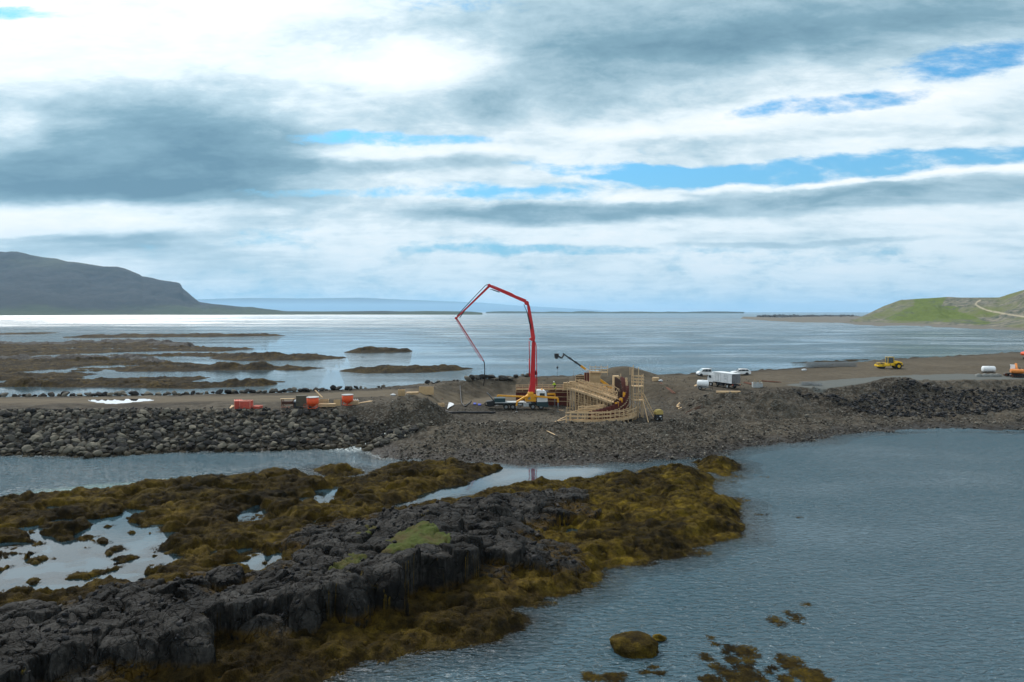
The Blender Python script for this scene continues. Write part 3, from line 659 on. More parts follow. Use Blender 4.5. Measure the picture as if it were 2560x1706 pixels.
# ------------------------------------------------------------------ distant land
def m_mountain():
    m, t, b = mat('mountain_slope')
    p = t.new('ShaderNodeNewGeometry').outputs['Position']; z = t.sep(p)[2]
    n = t.noise(t.mapping(p, scale=(.0012, .0012, .004)), 1, 7, .6); n2 = t.noise(t.mapping(p, scale=(.006, .006, .02)), 1, 5, .65)
    strat = t.noise(t.mapping(p, scale=(.0002, .0002, .05)), 1, 4, .7)
    c = t.mix(n2, (.009, .010, .013), (.042, .041, .040))
    c = t.mix(t.mapr(strat, .45, .6, 0, .5), c, (.028, .027, .027))
    g = t.math('ADD', t.math('MULTIPLY', z, -.0075), t.math('ADD', .82, t.math('MULTIPLY', t.math('SUBTRACT', n, .5), 2.4)))
    c = t.mix(t.mapr(g, .25, .8, 0, .85), c, t.mix(n2, (.026, .040, .018), (.070, .085, .034)))
    top = t.mapr(z, 330, 470, 0, .6)
    c = t.mix(t.math('MULTIPLY', top, t.mapr(n, .4, .6)), c, (.07, .08, .045))
    t.put(b.inputs['Base Color'], c); b.inputs['Roughness'].default_value = .95
    t.put(b.inputs['Normal'], t.bump(n2, .6, 20))
    return m
def ridge_land(name, sil, foot_v, y0, y1, t0, t1, nt, nr, matl, rough_amp, prof, seed, attrs=None, back=1.5, kind='structure'):
    """land whose crest follows sil (photo column, row) at distance y1 and whose foot stands at y0"""
    su = np.array([(s[0] - 1280) / F for s in sil]); sv = np.array([s[1] for s in sil])
    cols = np.linspace(t0, t1, nt)
    zc = CAMH + (HOR - np.interp(cols, su, sv)) * (y1(cols) if callable(y1) else y1) / F
    ya = y0(cols) if callable(y0) else np.full(nt, float(y0)); yb = y1(cols) if callable(y1) else np.full(nt, float(y1))
    q = np.concatenate([np.linspace(0, 1, nr), 1 + np.linspace(0, back, nr // 4)[1:] ** 1.0])
    Q, TT = np.meshgrid(q, cols, indexing='ij')
    YY = ya[None, :] + (yb - ya)[None, :] * Q
    XX = YY * TT
    h = prof(np.minimum(Q, 1), TT) * (zc[None, :] + 3) - 3
    h = np.where(Q > 1, h - (Q - 1) * .25 * (zc[None, :] + 3), h)
    amp = rough_amp * np.clip(Q * 3, 0, 1) * np.clip((1 - Q) * 4 + .10, 0, 1) * np.clip(zc / 60, .05, 1)[None, :]
    L = (yb - ya).mean()
    h = h + amp * (fbm(XX / (L * .16), YY / (L * .35), 6, seed) + .6 * fbm(TT * 26 + Q * 1.5, Q * 2.5, 4, seed + 9))
    co = np.stack([XX.ravel(), YY.ravel(), h.ravel()], 1)
    at = {k: f(XX, YY, h, Q, TT).ravel() for k, f in (attrs or {}).items()}
    return mesh_np(name, co, grid_faces(len(q), nt), matl, at, smooth=True, kind=kind)
M_MOUNT = m_mountain()
SIL = [(-500, 640), (-200, 632), (0, 635.5), (70, 642), (148, 653), (172, 659), (220, 664), (262, 671), (296, 672), (315, 676), (344, 687), (352, 691), (358, 695.5), (380, 698), (406, 703), (430, 706), (448, 709.5),
       (454, 713), (458, 722), (470, 731), (485, 744), (499, 755), (527, 759.5), (555, 762), (585, 766), (620, 769), (654, 771.5), (700, 777), (713, 778.4), (735, 780.4)]
def mprof(q, t):
    u = t * F + 1280
    steep = sst(520, 440, u)
    talus = np.clip(q / .72, 0, 1) ** 1.25 * .80
    cliff = sst(.70, .86, q) * .17; top = np.clip((q - .84) / .16, 0, 1) * .07
    bench = .16 * sst(0, .25, q) - .10 * sst(.25, .5, q)
    return np.clip(talus * .96 + (cliff + top) * 1.0 + bench * .5, 0, 1.02) * steep + (1 - steep) * np.clip(q, 0, 1) ** .8
ridge_land('mountain', SIL, 787, lambda t: 4100 + 900 * sst(-.75, -.45, t) + 0 * t, lambda t: 6400 + 0 * t, -1.1, (738 - 1280) / F, 520, 170, M_MOUNT, 45, mprof, 201)
SPIT = [(690, 780), (720, 778.5), (800, 779), (900, 778.4), (960, 777.8), (1010, 779), (1060, 778), (1120, 778.5), (1180, 779.5), (1205, 782)]
ridge_land('low_spit', SPIT, 786, 5200, 5900, (660 - 1280) / F, (1206 - 1280) / F, 300, 12, M_MOUNT, 4, lambda q, t: np.clip(q, 0, 1) ** .6, 211)
def islets(name, spans, y, seed, hmax):
    sil = []
    for a, b, top in spans:
        sil += [(a - 1, 780.4), (a + (b - a) * .12, top + .8), (a + (b - a) * .35, top), (a + (b - a) * .7, top + .4), (b, 780.2)]
    ridge_land(name, sil, 783, y, y * 1.06, (spans[0][0] - 1280) / F, (spans[-1][1] - 1280) / F, 600, 10, M_MOUNT, hmax, lambda q, t: np.clip(q, 0, 1) ** .6, seed)
islets('far_island', [(1215, 1345, 778.4), (1360, 1420, 779), (1430, 1500, 778.2), (1520, 1640, 779), (1655, 1700, 779.3), (1715, 1860, 778.8)], 9500, 221, 5)
FAINT = [(450, 750), (520, 748), (620, 745.5), (760, 746.5), (900, 745), (1000, 749), (1100, 753), (1200, 757), (1290, 764), (1400, 770), (1500, 776), (1540, 781)]
ridge_land('far_mountain', FAINT, 780, 55000, 60000, (430 - 1280) / F, (1545 - 1280) / F, 200, 30, M_MOUNT, 60, lambda q, t: q ** .7, 231)

# right-hand hill with its grass slope and track
def m_hill():
    m, t, b = mat('hillside')
    p = t.new('ShaderNodeNewGeometry').outputs['Position']
    n = t.noise(t.mapping(p, scale=(.012, .006, .02)), 1, 6, .65); n2 = t.noise(t.mapping(p, scale=(.10, .05, .14)), 1, 9, .74)
    c = t.mix(t.mapr(n2, .34, .66), (.055, .072, .058), (.23, .205, .165)); c = t.mix(t.mapr(n, .4, .62), c, (.13, .14, .065))
    g = t.math('ADD', t.attr('grass'), t.math('ADD', t.math('MULTIPLY', t.math('SUBTRACT', n2, .5), 3.6), t.math('MULTIPLY', t.math('SUBTRACT', n, .5), 3.4)))
    c = t.mix(t.mapr(g, .2, 1.0, 0, .95), c, t.mix(n2, (.045, .068, .016), (.15, .19, .05)))
    c = t.mix(t.attr('track'), c, (.34, .30, .22))
    c = t.mix(t.attr('beach'), c, t.mix(n2, (.085, .075, .055), (.23, .215, .19)))
    t.put(b.inputs['Base Color'], c); b.inputs['Roughness'].default_value = .95
    t.put(b.inputs['Normal'], t.bump(n2, .8, 3))
    return m
R5 = (2060, 700, 4.706)
def c5(pts): return [(2060 + a / 4.706, 700 + b / 4.706) for a, b in pts]
HS = c5([(360, 468), (520, 395), (700, 308), (900, 237), (1080, 225), (1330, 210), (1440, 202), (1600, 208), (2050, 208), (2200, 160), (2353, 118)]) + [(2700, 690), (3100, 660)]
hy0 = lambda t: np.interp(t * F + 1280, [2120, 2209, 2357, 2560, 3000], [1420, 1330, 1120, 860, 700])
hy1 = lambda t: np.interp(t * F + 1280, [2120, 2209, 2357, 2500, 2560, 3000], [1450, 1520, 1480, 1350, 1280, 1250])
def in5(poly, w=1.5):
    P5 = c5(poly)
    def f(X, Yv, Hh, Q, TT):
        u = X / Yv * F + 1280; v = HOR - (Hh - CAMH) / Yv * F
        return sst(-w, w, sdf(u.ravel().astype(np.float32), v.ravel().astype(np.float32), P5, 60) + fbm(u.ravel() * .15, v.ravel() * .4, 3, 301) * 3).reshape(X.shape)
    return f
def track5(X, Yv, Hh, Q, TT):
    u = (X / Yv * F + 1280).ravel(); v = (HOR - (Hh - CAMH) / Yv * F).ravel()
    l = c5([(1830, 240), (1790, 262), (1775, 290), (1830, 325), (1920, 360), (2100, 395), (2353, 435), (2700, 480)])
    return sst(2.2, 1.2, polyline_dist(u, v * 1.0, l)).reshape(X.shape)
ridge_land('hillside', HS, 800, hy0, hy1, (2125 - 1280) / F, 1.05, 420, 130, m_hill(), 13, lambda q, t: .09 * sst(0, .05, q) + .91 * (.25 * q + .75 * sst(-.05, 1.02, q) - .75 * sst(-.05, 1.02, 0) * (1 - q)), 241,
    {'grass': in5([(690, 470), (860, 390), (1050, 300), (1060, 215), (1440, 200), (1380, 300), (1600, 318), (1560, 370), (1720, 420), (1980, 500), (1900, 530), (1400, 500)]), 'track': track5,
     'beach': lambda X, Yv, Hh, Q, TT: sst(.05, .0, Q)})
# beach in front of it and the rocky point
def shore_strip(name, near, farp, z0, seed, matl, nt=300, nr=26, lump=.9):
    na = np.array(near); fa = np.array(farp)
    s = np.linspace(0, 1, nt); kn = np.linspace(0, 1, len(na)); kf_ = np.linspace(0, 1, len(fa))
    nx, ny = np.interp(s, kn, na[:, 0]), np.interp(s, kn, na[:, 1]); fx_, fy_ = np.interp(s, kf_, fa[:, 0]), np.interp(s, kf_, fa[:, 1])
    q = np.linspace(0, 1, nr)[:, None]
    XX = nx + (fx_ - nx) * q; YY = ny + (fy_ - ny) * q
    h = z0 * np.minimum(q * 1.2, 1) - .6 * (1 - q) + lump * (fbm(XX * .02, YY * .01, 5, seed) + billow(XX * .05, YY * .02, 3, seed + 3) - .2)
    o = mesh_np(name, np.stack([XX.ravel(), YY.ravel(), h.ravel()], 1), grid_faces(nr, nt), matl,
        {'beach': np.ones(XX.size), 'grass': np.zeros(XX.size), 'track': np.zeros(XX.size), 'yellow': np.full(XX.size, .3)}, smooth=True, kind='structure')
    return o
MH = bpy.data.materials['hillside']
shore_strip('beach', P([(1850, 797), (1900, 802), (2000, 808), (2060, 810.5), (2166, 816), (2315, 821), (2442, 826), (2560, 829), (2900, 840)]),
            P([(1860, 795.5), (1950, 798), (2060, 795), (2150, 794.5), (2250, 796), (2357, 798), (2460, 801), (2560, 806), (2950, 820)]), 5.0, 251, MH)
shore_strip('rocky_point', P([(1890, 793), (1960, 794.5), (2040, 796), (2125, 797)]), P([(1895, 791), (1960, 790), (2040, 790), (2150, 792)]), 1.5, 261, M_ROCK, 300, 20, 12)

# ------------------------------------------------------------------ sea air
def haze(density, x0, x1, y0, y1, z0, z1):
    m = bpy.data.materials.new('sea_haze'); m.use_nodes = True; t = NT(m.node_tree); t.n.clear()
    v = t.new('ShaderNodeVolumePrincipled'); v.inputs['Color'].default_value = (.42, .69, .95, 1); v.inputs['Density'].default_value = density
    v.inputs['Anisotropy'].default_value = .25
    o = t.new('ShaderNodeOutputMaterial'); t.l.new(v.outputs[0], o.inputs['Volume'])
    me = bpy.data.meshes.new('haze')
    c = [(x, y, z) for x in (x0, x1) for y in (y0, y1) for z in (z0, z1)]
    me.from_pydata(c, [], [(0, 1, 3, 2), (4, 6, 7, 5), (0, 4, 5, 1), (2, 3, 7, 6), (0, 2, 6, 4), (1, 5, 7, 3)])
    me.materials.append(m); ob = bpy.data.objects.new('haze', me); COL.objects.link(ob); ob['kind'] = 'stuff'; return ob
haze(2.9e-5, -60000, 60000, -1500, 63000, -6, 640)
# ------------------------------------------------------------------ helpers for things
def gz(x, y):
    h, _, _ = terrain(np.array([x], np.float32), np.array([y], np.float32)); return float(h[0])
def gzs(xs, ys):
    h, k, _ = terrain(np.array(xs, np.float32), np.array(ys, np.float32)); return h, k
def tag(o, label=None, cat=None, group=None, kind=None):
    if label: o['label'] = label
    if cat: o['category'] = cat
    if group: o['group'] = group
    if kind: o['kind'] = kind
    return o

# ------------------------------------------------------------------ stones
def m_stone(name, cols, rough=.85, bump=.5, scale=3.0, moss=0.0):
    m, t, b = mat(name)
    tc = t.new('ShaderNodeNewGeometry'); p = tc.outputs['Position']
    oi = t.new('ShaderNodeObjectInfo').outputs['Random']
    tone = t.math('FRACT', t.math('ADD', t.attr('tone'), oi))
    n = t.noise(p, scale, 6, .7)
    f = t.math('ADD', t.math('MULTIPLY', tone, .68), t.math('MULTIPLY', n, .32))
    c = t.ramp(f, cols)
    if moss:
        z = t.sep(p)[2]
        c = t.mix(t.math('MULTIPLY', t.mapr(z, .9, .2), moss), c, (.022, .017, .008))
    t.put(b.inputs['Base Color'], c); b.inputs['Roughness'].default_value = rough
    t.put(b.inputs['Normal'], t.bump(n, bump, .12))
    return m
M_BOULD = m_stone('grey_boulder', [(.10, (.018, .018, .019)), (.35, (.045, .043, .041)), (.55, (.085, .080, .070)), (.8, (.16, .145, .115)), (1, (.23, .21, .17))], moss=.8)
M_DARKR = m_stone('dark_quarry_stone', [(.1, (.010, .010, .0105)), (.5, (.030, .030, .032)), (.8, (.075, .074, .074)), (.95, (.17, .155, .13))])
M_PEB = m_stone('shore_stone', [(.1, (.022, .020, .018)), (.4, (.060, .054, .046)), (.65, (.125, .115, .098)), (.88, (.23, .21, .175)), (1, (.36, .32, .25))])
M_LEDGE = m_stone('loose_basalt', [(.1, (.008, .008, .009)), (.6, (.022, .022, .024)), (.9, (.055, .052, .05)), (1, (.10, .09, .08))], .65)
def rock_mesh(seed, n=13, ell=(1, .8, .6), sub=1, sm=.15):
    rs = random.Random(seed); bm = bmesh.new()
    for i in range(n):
        while True:
            v = Vector((rs.uniform(-1, 1), rs.uniform(-1, 1), rs.uniform(-1, 1)))
            if .3 < v.length < 1: break
        v = v.normalized() * rs.uniform(.78, 1.05)
        bm.verts.new((v.x * ell[0], v.y * ell[1], v.z * ell[2]))
    r = bmesh.ops.convex_hull(bm, input=bm.verts)
    bmesh.ops.delete(bm, geom=[e for e in r['geom_interior'] if isinstance(e, bmesh.types.BMVert)], context='VERTS')
    if sub:
        bmesh.ops.subdivide_edges(bm, edges=bm.edges, cuts=1, smooth=sm, use_grid_fill=True)
        bmesh.ops.smooth_vert(bm, verts=bm.verts, factor=.18, use_axis_x=True, use_axis_y=True, use_axis_z=True)
        for v in bm.verts: v.co *= 1 + rs.uniform(-.03, .03)
    bmesh.ops.triangulate(bm, faces=bm.faces)
    me = bpy.data.meshes.new('boulder'); bm.to_mesh(me); bm.free()
    return me
def mesh_arrays(me):
    v = np.zeros(len(me.vertices) * 3, np.float32); me.vertices.foreach_get('co', v)
    f = np.zeros(len(me.polygons) * 3, np.int32); me.polygons.foreach_get('vertices', f)
    return v.reshape(-1, 3), f.reshape(-1, 3)
def rot_mats(rs, n, tilt=1.0):
    a = rs.uniform(0, 6.283, n); b = rs.uniform(-tilt, tilt, n); c = rs.uniform(-tilt, tilt, n)
    ca, sa, cb, sb, cc, sc = np.cos(a), np.sin(a), np.cos(b), np.sin(b), np.cos(c), np.sin(c)
    Rz = np.zeros((n, 3, 3)); Rz[:, 0, 0] = ca; Rz[:, 0, 1] = -sa; Rz[:, 1, 0] = sa; Rz[:, 1, 1] = ca; Rz[:, 2, 2] = 1
    Rx = np.zeros((n, 3, 3)); Rx[:, 0, 0] = 1; Rx[:, 1, 1] = cb; Rx[:, 1, 2] = -sb; Rx[:, 2, 1] = sb; Rx[:, 2, 2] = cb
    Ry = np.zeros((n, 3, 3)); Ry[:, 1, 1] = 1; Ry[:, 0, 0] = cc; Ry[:, 0, 2] = sc; Ry[:, 2, 0] = -sc; Ry[:, 2, 2] = cc
    return Rz @ Rx @ Ry
def scatter(name, pos, size, variants, matl, seed, label, tilt=.7, squash=None):
    rs = np.random.RandomState(seed); n = len(pos); pos = np.array(pos); size = np.array(size)
    which = rs.randint(0, len(variants), n); Rm = rot_mats(rs, n, tilt); tone = rs.rand(n)
    V, Fs, Tn, off = [], [], [], 0
    for k, me in enumerate(variants):
        v, f = mesh_arrays(me); idx = np.where(which == k)[0]
        if not len(idx): continue
        w_ = np.einsum('nij,vj->nvi', Rm[idx], v) * size[idx][:, None, None] + pos[idx][:, None, :]
        V.append(w_.reshape(-1, 3)); Fs.append((f[None] + (np.arange(len(idx)) * len(v))[:, None, None] + off).reshape(-1, 3))
        Tn.append(np.repeat(tone[idx], len(v))); off += len(idx) * len(v)
    return mesh_np(name, np.concatenate(V), np.concatenate(Fs), matl, {'tone': np.concatenate(Tn)}, kind='stuff', label=label)
VAR = [rock_mesh(k, 13 + k % 4, (1, .68 + .05 * (k % 4), .50 + .06 * (k % 3))) for k in range(12)]
for me in VAR: me.materials.append(M_BOULD)
LOWV = [rock_mesh(100 + k, 9 + k % 3, (1, .75, .55), 0) for k in range(8)]

# boulder slope under the causeway: the 300 that show largest are things
rs = random.Random(4)
cand = []
yy0 = 101.5; j = 0
while yy0 < 119.5:
    xx0 = -100 + (j % 2) * .6
    while xx0 < -15:
        x = xx0 + rs.uniform(-.35, .35); y = yy0 + rs.uniform(-.3, .3); xx0 += 1.12
        cand.append((x, y))
    yy0 += .86; j += 1
hh, kk = gzs([c[0] for c in cand], [c[1] for c in cand])
land_sd = sdf(np.array([c[0] for c in cand]), np.array([c[1] for c in cand]), LAND, 40)
plat_sd = sdf(np.array([c[0] for c in cand]), np.array([c[1] for c in cand]), PLAT, 40)
gully = polyline_dist(np.array([c[0] for c in cand]), np.array([c[1] for c in cand]), [G(1010, 1062, 2), G(985, 1072, 1.6), G(952, 1085, .9), G(925, 1103, .3)])
BL = []
for (x, y), h, ls, ps, gd in zip(cand, hh, land_sd, plat_sd, gully):
    right = x > -24 + (y - 105) * .62
    if ls < -1.2 or ps > .3 or right: continue
    s = rs.uniform(.50, .98) * (1.12 - .20 * min(1, max(0, ls) / 12)) * (.75 if gd < 1.6 else 1)
    if rs.random() < .12: s *= 1.25
    if ps > -1.0: s *= .7
    BL.append((x, y, h + s * rs.uniform(.12, .38), s))
inview = [b for b in BL if abs(b[0] / b[1]) < .75]
big = sorted(inview, key=lambda b: -b[3] / b[1])[:300]
bigset = set(id(b) for b in big)
VAR_L = VAR
for k, b in enumerate(big):
    o = bpy.data.objects.new('boulder', VAR[k % 12]); COL.objects.link(o)
    o.location = b[:3]; o.scale = (b[3],) * 3; o.rotation_euler = (rs.uniform(-.6, .6), rs.uniform(-.6, .6), rs.uniform(0, 6.28))
    tag(o, 'large angular grey boulder in the rock slope between causeway and tidal pool', 'boulder', 'large boulders armouring the causeway slope')
rest = [b for b in BL if id(b) not in bigset]
scatter('boulder_slope', [b[:3] for b in rest], [b[3] for b in rest], VAR, M_BOULD, 11, 'mass of grey boulders filling the rock slope below the causeway')
small = []
for k in range(1500):
    b = rs.choice(BL); s = rs.uniform(.12, .36)
    x, y = b[0] + rs.uniform(-.7, .7), b[1] + rs.uniform(-.6, .6); small.append((x, y, s))
h2, _ = gzs([q[0] for q in small], [q[1] for q in small])
scatter('small_stones', [(q[0], q[1], h + .22 + q[2] * .5) for q, h in zip(small, h2)], [q[2] for q in small], LOWV, M_BOULD, 12, 'small stones packed between the causeway boulders')

# single boulders along the seaward edge
k = 0; u = -60
while u < 1340:
    v = np.interp(u, [0, 400, 700, 850, 1000, 1100, 1290, 1400], [993, 989, 983, 977, 966, 956, 943, 941])
    step = rs.uniform(9, 17)
    if 905 < u < 1160 and rs.random() < .6: u += step; continue
    s = rs.uniform(.6, 1.2) * (.7 if 900 < u < 1160 else 1.0) * (1.25 if u > 1160 else 1)
    x, y = G(u, v, 5.0); y += rs.uniform(-.8, .8)
    o = bpy.data.objects.new('boulder', VAR[k % 12]); COL.objects.link(o)
    o.location = (x, y, gz(x, y) + s * .42); o.scale = (s,) * 3; o.rotation_euler = (rs.uniform(-.4, .4), rs.uniform(-.4, .4), rs.uniform(0, 6.28))
    tag(o, 'rounded grey boulder in the single row along the seaward edge of the causeway', 'boulder', 'row of boulders on the seaward causeway edge')
    u += step; k += 1

def region_pts(n, x0, x1, y0, y1, test, seed):
    r_ = np.random.RandomState(seed); x = r_.uniform(x0, x1, n); y = r_.uniform(y0, y1, n)
    h, k_ = gzs(x, y); m_ = test(x, y, h, k_)
    return x[m_], y[m_], h[m_], r_
# dark quarry stone bank on the right
Q = P([(1995, 972), (2120, 974), (2260, 963), (2420, 961), (2620, 959), (2800, 957)], 5.2) + P([(2800, 1020), (2560, 1024), (2380, 1034), (2200, 1036), (2060, 1018)], 1.6) + P([(2005, 1000)], 3.2)
x, y, h, r_ = region_pts(17000, 60, 150, 125, 170, lambda x, y, h, k: sdf(x, y, Q, 30) + 2 * fbm(x * .3, y * .3, 3, 5) > .0, 21)
s = .12 + .5 * r_.rand(len(x)) ** 2.6
scatter('quarry_stone', np.stack([x, y, h + s * .45], 1), s, LOWV, M_DARKR, 22, 'bank of dark broken quarry stone below the gravel pad')
# gravel shore stones
x, y, h, r_ = region_pts(60000, -22, 125, 99, 152, lambda x, y, h, k: (h > -.15) & (k == 0) & (np.abs(x / y) < .82) & (sdf(x, y, PIT, 30) < -.5) & (sdf(x, y, PLAT, 30) < 1) & ~((x < -19 + (y - 105) * .62) & (y < 120))
    & (fbm(x * .25, y * .25, 3, 15) + .35 * (y < 125) - .2 * ((y > 135)) > -.02), 31)
s = .05 + .26 * r_.rand(len(x)) ** 3.2; s[r_.rand(len(x)) < .03] *= 1.9
scatter('shore_stones', np.stack([x, y, h + s * .35], 1), s, LOWV, M_PEB, 32, 'countless loose stones on the gravel shore')
x, y, h, r_ = region_pts(9000, -40, 60, 116, 178, lambda x, y, h, k: (h > .5) & (k == 0) & (sdf(x, y, ROAD, 30) < -1) & ((sdf(x, y, PLAT, 30) > 1) | (sdf(x, y, PIT, 30) > -6)), 35)
s = .04 + .20 * r_.rand(len(x)) ** 3.5
scatter('yard_stones', np.stack([x, y, h + s * .3], 1), s, LOWV, M_PEB, 36, 'scattered stones on the churned building yard')
# loose rocks on the basalt ledge
x, y, h, r_ = region_pts(4500, -45, 12, 36, 78, lambda x, y, h, k: (k == 2) & (h > .8) & (fbm(x * .5, y * .5, 3, 45) > -.12), 41)
s = .05 + .30 * r_.rand(len(x)) ** 2.6
scatter('loose_rocks', np.stack([x, y, h + s * .3], 1), s, LOWV, M_LEDGE, 42, 'loose dark stones strewn over the basalt ledge')
# wrack fronds: curved strap bundles give the seaweed its shaggy skin
def fronds(name, n, seed, x0, x1, y0, y1, ln, wd, label):
    x, y, h, r_ = region_pts(n, x0, x1, y0, y1, lambda x, y, h, k: (k == 1) & (h > -.08) & (np.abs(x / y) < .85), seed)
    n = len(x); B = 4; a = r_.rand(n * B) * 6.283; L = ln * (.5 + r_.rand(n * B)) ; w = wd * (.6 + .8 * r_.rand(n * B))
    # hang downhill: gradient of the terrain
    e = .25; hx, _ = gzs(x + e, y); hy, _ = gzs(x, y + e)
    gx = np.repeat(-(hx - h) / e, B); gy = np.repeat(-(hy - h) / e, B)
    dx_ = np.cos(a) * .8 + gx * 1.2; dy_ = np.sin(a) * .8 + gy * 1.2 - .25; nn = np.hypot(dx_, dy_) + 1e-6; dx_ /= nn; dy_ /= nn
    X = np.repeat(x, B) + r_.uniform(-.15, .15, n * B); Yv = np.repeat(y, B) + r_.uniform(-.15, .15, n * B); Hh = np.repeat(h, B)
    pts = []
    for q, up in ((0, .02), (.5, .11), (1, .0)):
        px_ = X + dx_ * L * q; py_ = Yv + dy_ * L * q
        hz, _ = gzs(px_, py_); pz_ = np.maximum(hz, -.02) + up * (.5 + r_.rand(n * B) * .6)
        ww = w * (1 - .55 * q)
        pts.append(np.stack([px_ - dy_ * ww, py_ + dx_ * ww, pz_], 1)); pts.append(np.stack([px_ + dy_ * ww, py_ - dx_ * ww, pz_ + .01], 1))
    V = np.stack(pts, 1).reshape(-1, 3); b = np.arange(n * B)[:, None] * 6
    Fq = np.concatenate([b + np.array([[0, 1, 3, 2]]), b + np.array([[2, 3, 5, 4]])])
    yl = np.clip(np.repeat(sst(-2, 12, x) + .45 + .5 * fbm(x * .08, y * .08, 3, 71), B * 6) + np.repeat(r_.uniform(-.3, .3, n * B), 6), 0, 1)
    return mesh_np(name, V, Fq, M_WEED, {'yellow': yl}, kind='stuff', label=label)
fronds('seaweed_fronds', 42000, 51, -62, 46, 40, 104, .34, .026, 'strap-like fronds of golden brown wrack over the flats')
# ------------------------------------------------------------------ kit for building things
def m_plain(name, col, rough=.5, metal=0.0, dirt=.3, dirtcol=(.06, .05, .04), spec=.4, scale=2.5, grain=None):
    m, t, b = mat(name)
    b.inputs['Specular IOR Level'].default_value = spec
    p = t.new('ShaderNodeTexCoord').outputs['Object']
    n = t.noise(p, scale, 5, .7)
    c = t.mix(t.mapr(n, .42, .75, 0, dirt), col, dirtcol)
    c = t.mix(t.mapr(t.noise(p, scale * .3, 3, .6), .3, .7, 0, .25), c, t.mix(1.0, c, (.7, .7, .7), 'MULTIPLY'))
    if grain:
        g = t.noise(t.mapping(p, scale=grain), 1, 4, .6)
        c = t.mix(t.mapr(g, .4, .7, 0, .45), c, t.mix(1.0, c, (.55, .48, .42), 'MULTIPLY'))
    t.put(b.inputs['Base Color'], c); b.inputs['Metallic'].default_value = metal
    t.put(b.inputs['Roughness'], t.mapr(n, .3, .7, rough, min(1, rough + .25), False))
    return m
RED = m_plain('red_paint', (.50, .012, .016), .4, dirt=.15)
YEL = m_plain('yellow_paint', (.70, .32, .012), .4, dirt=.25)
YEL2 = m_plain('machine_yellow', (.75, .47, .01), .4, dirt=.2)
ORANGE = m_plain('orange_paint', (.66, .075, .012), .45, dirt=.2)
ORANGE2 = m_plain('digger_orange', (.62, .20, .03), .45, dirt=.35)
SALMON = m_plain('crate_red', (.55, .09, .06), .6, dirt=.3)
WHITE = m_plain('white_paint', (.66, .69, .71), .35, dirt=.22)
WHITE2 = m_plain('clean_white_paint', (.74, .77, .79), .3, dirt=.08)
GREYM = m_plain('grey_metal', (.26, .28, .29), .45, .6, dirt=.3)
LGREY = m_plain('light_grey_metal', (.42, .45, .46), .5, .2, dirt=.3)
TEAL = m_plain('dark_teal_paint', (.018, .050, .060), .45, dirt=.35)
BLACK = m_plain('black_steel', (.010, .012, .016), .45, dirt=.2)
TYRE = m_plain('rubber', (.014, .013, .012), .85, dirt=.6, dirtcol=(.07, .06, .045))
SOOT = m_plain('soot_stained_panel', (.16, .16, .165), .7, dirt=1.0, dirtcol=(.035, .03, .03), scale=.9)
GLASS = m_plain('dark_glass', (.02, .035, .045), .06, dirt=0, spec=.9)
GLASSB = m_plain('pale_glass', (.22, .33, .38), .08, dirt=0, spec=.9)
TIMBER = m_plain('fresh_timber', (.60, .43, .25), .75, dirt=.3, dirtcol=(.28, .17, .08), scale=1.3, grain=(.6, .6, .6))
TIMBER2 = m_plain('weathered_timber', (.44, .32, .19), .8, dirt=.4, dirtcol=(.14, .09, .05), scale=1.3)
PLY = m_plain('plywood', (.50, .35, .19), .7, dirt=.4, dirtcol=(.25, .15, .07), scale=.9)
FORM = m_plain('red_brown_formwork', (.115, .022, .016), .6, dirt=.45, dirtcol=(.05, .02, .015), scale=1.2)
FORMD = m_plain('brown_formwork', (.060, .026, .016), .7, dirt=.5, dirtcol=(.03, .016, .01), scale=1.2)
RUST = m_plain('rusty_steel', (.13, .045, .022), .8, dirt=.4)
CONC = m_plain('concrete', (.27, .28, .27), .9, dirt=.35)
HOSE = m_plain('black_hose', (.012, .013, .016), .5, dirt=.25)
HIVIS = m_plain('hi_vis_cloth', (.55, .85, .02), .8, dirt=.05)
NAVY = m_plain('dark_workwear', (.012, .014, .022), .9, dirt=.1)
SKIN = m_plain('skin', (.42, .24, .16), .6, dirt=0)
SHEET = m_plain('white_sheeting', (.62, .65, .68), .5, dirt=.1)
BLUE = m_plain('blue_tarp', (.02, .05, .35), .5, dirt=.1)
OLIVE = m_plain('olive_grey_board', (.085, .080, .058), .8, dirt=.3)
STRAW = m_plain('pale_yellow_hood', (.42, .31, .09), .6, dirt=.3)

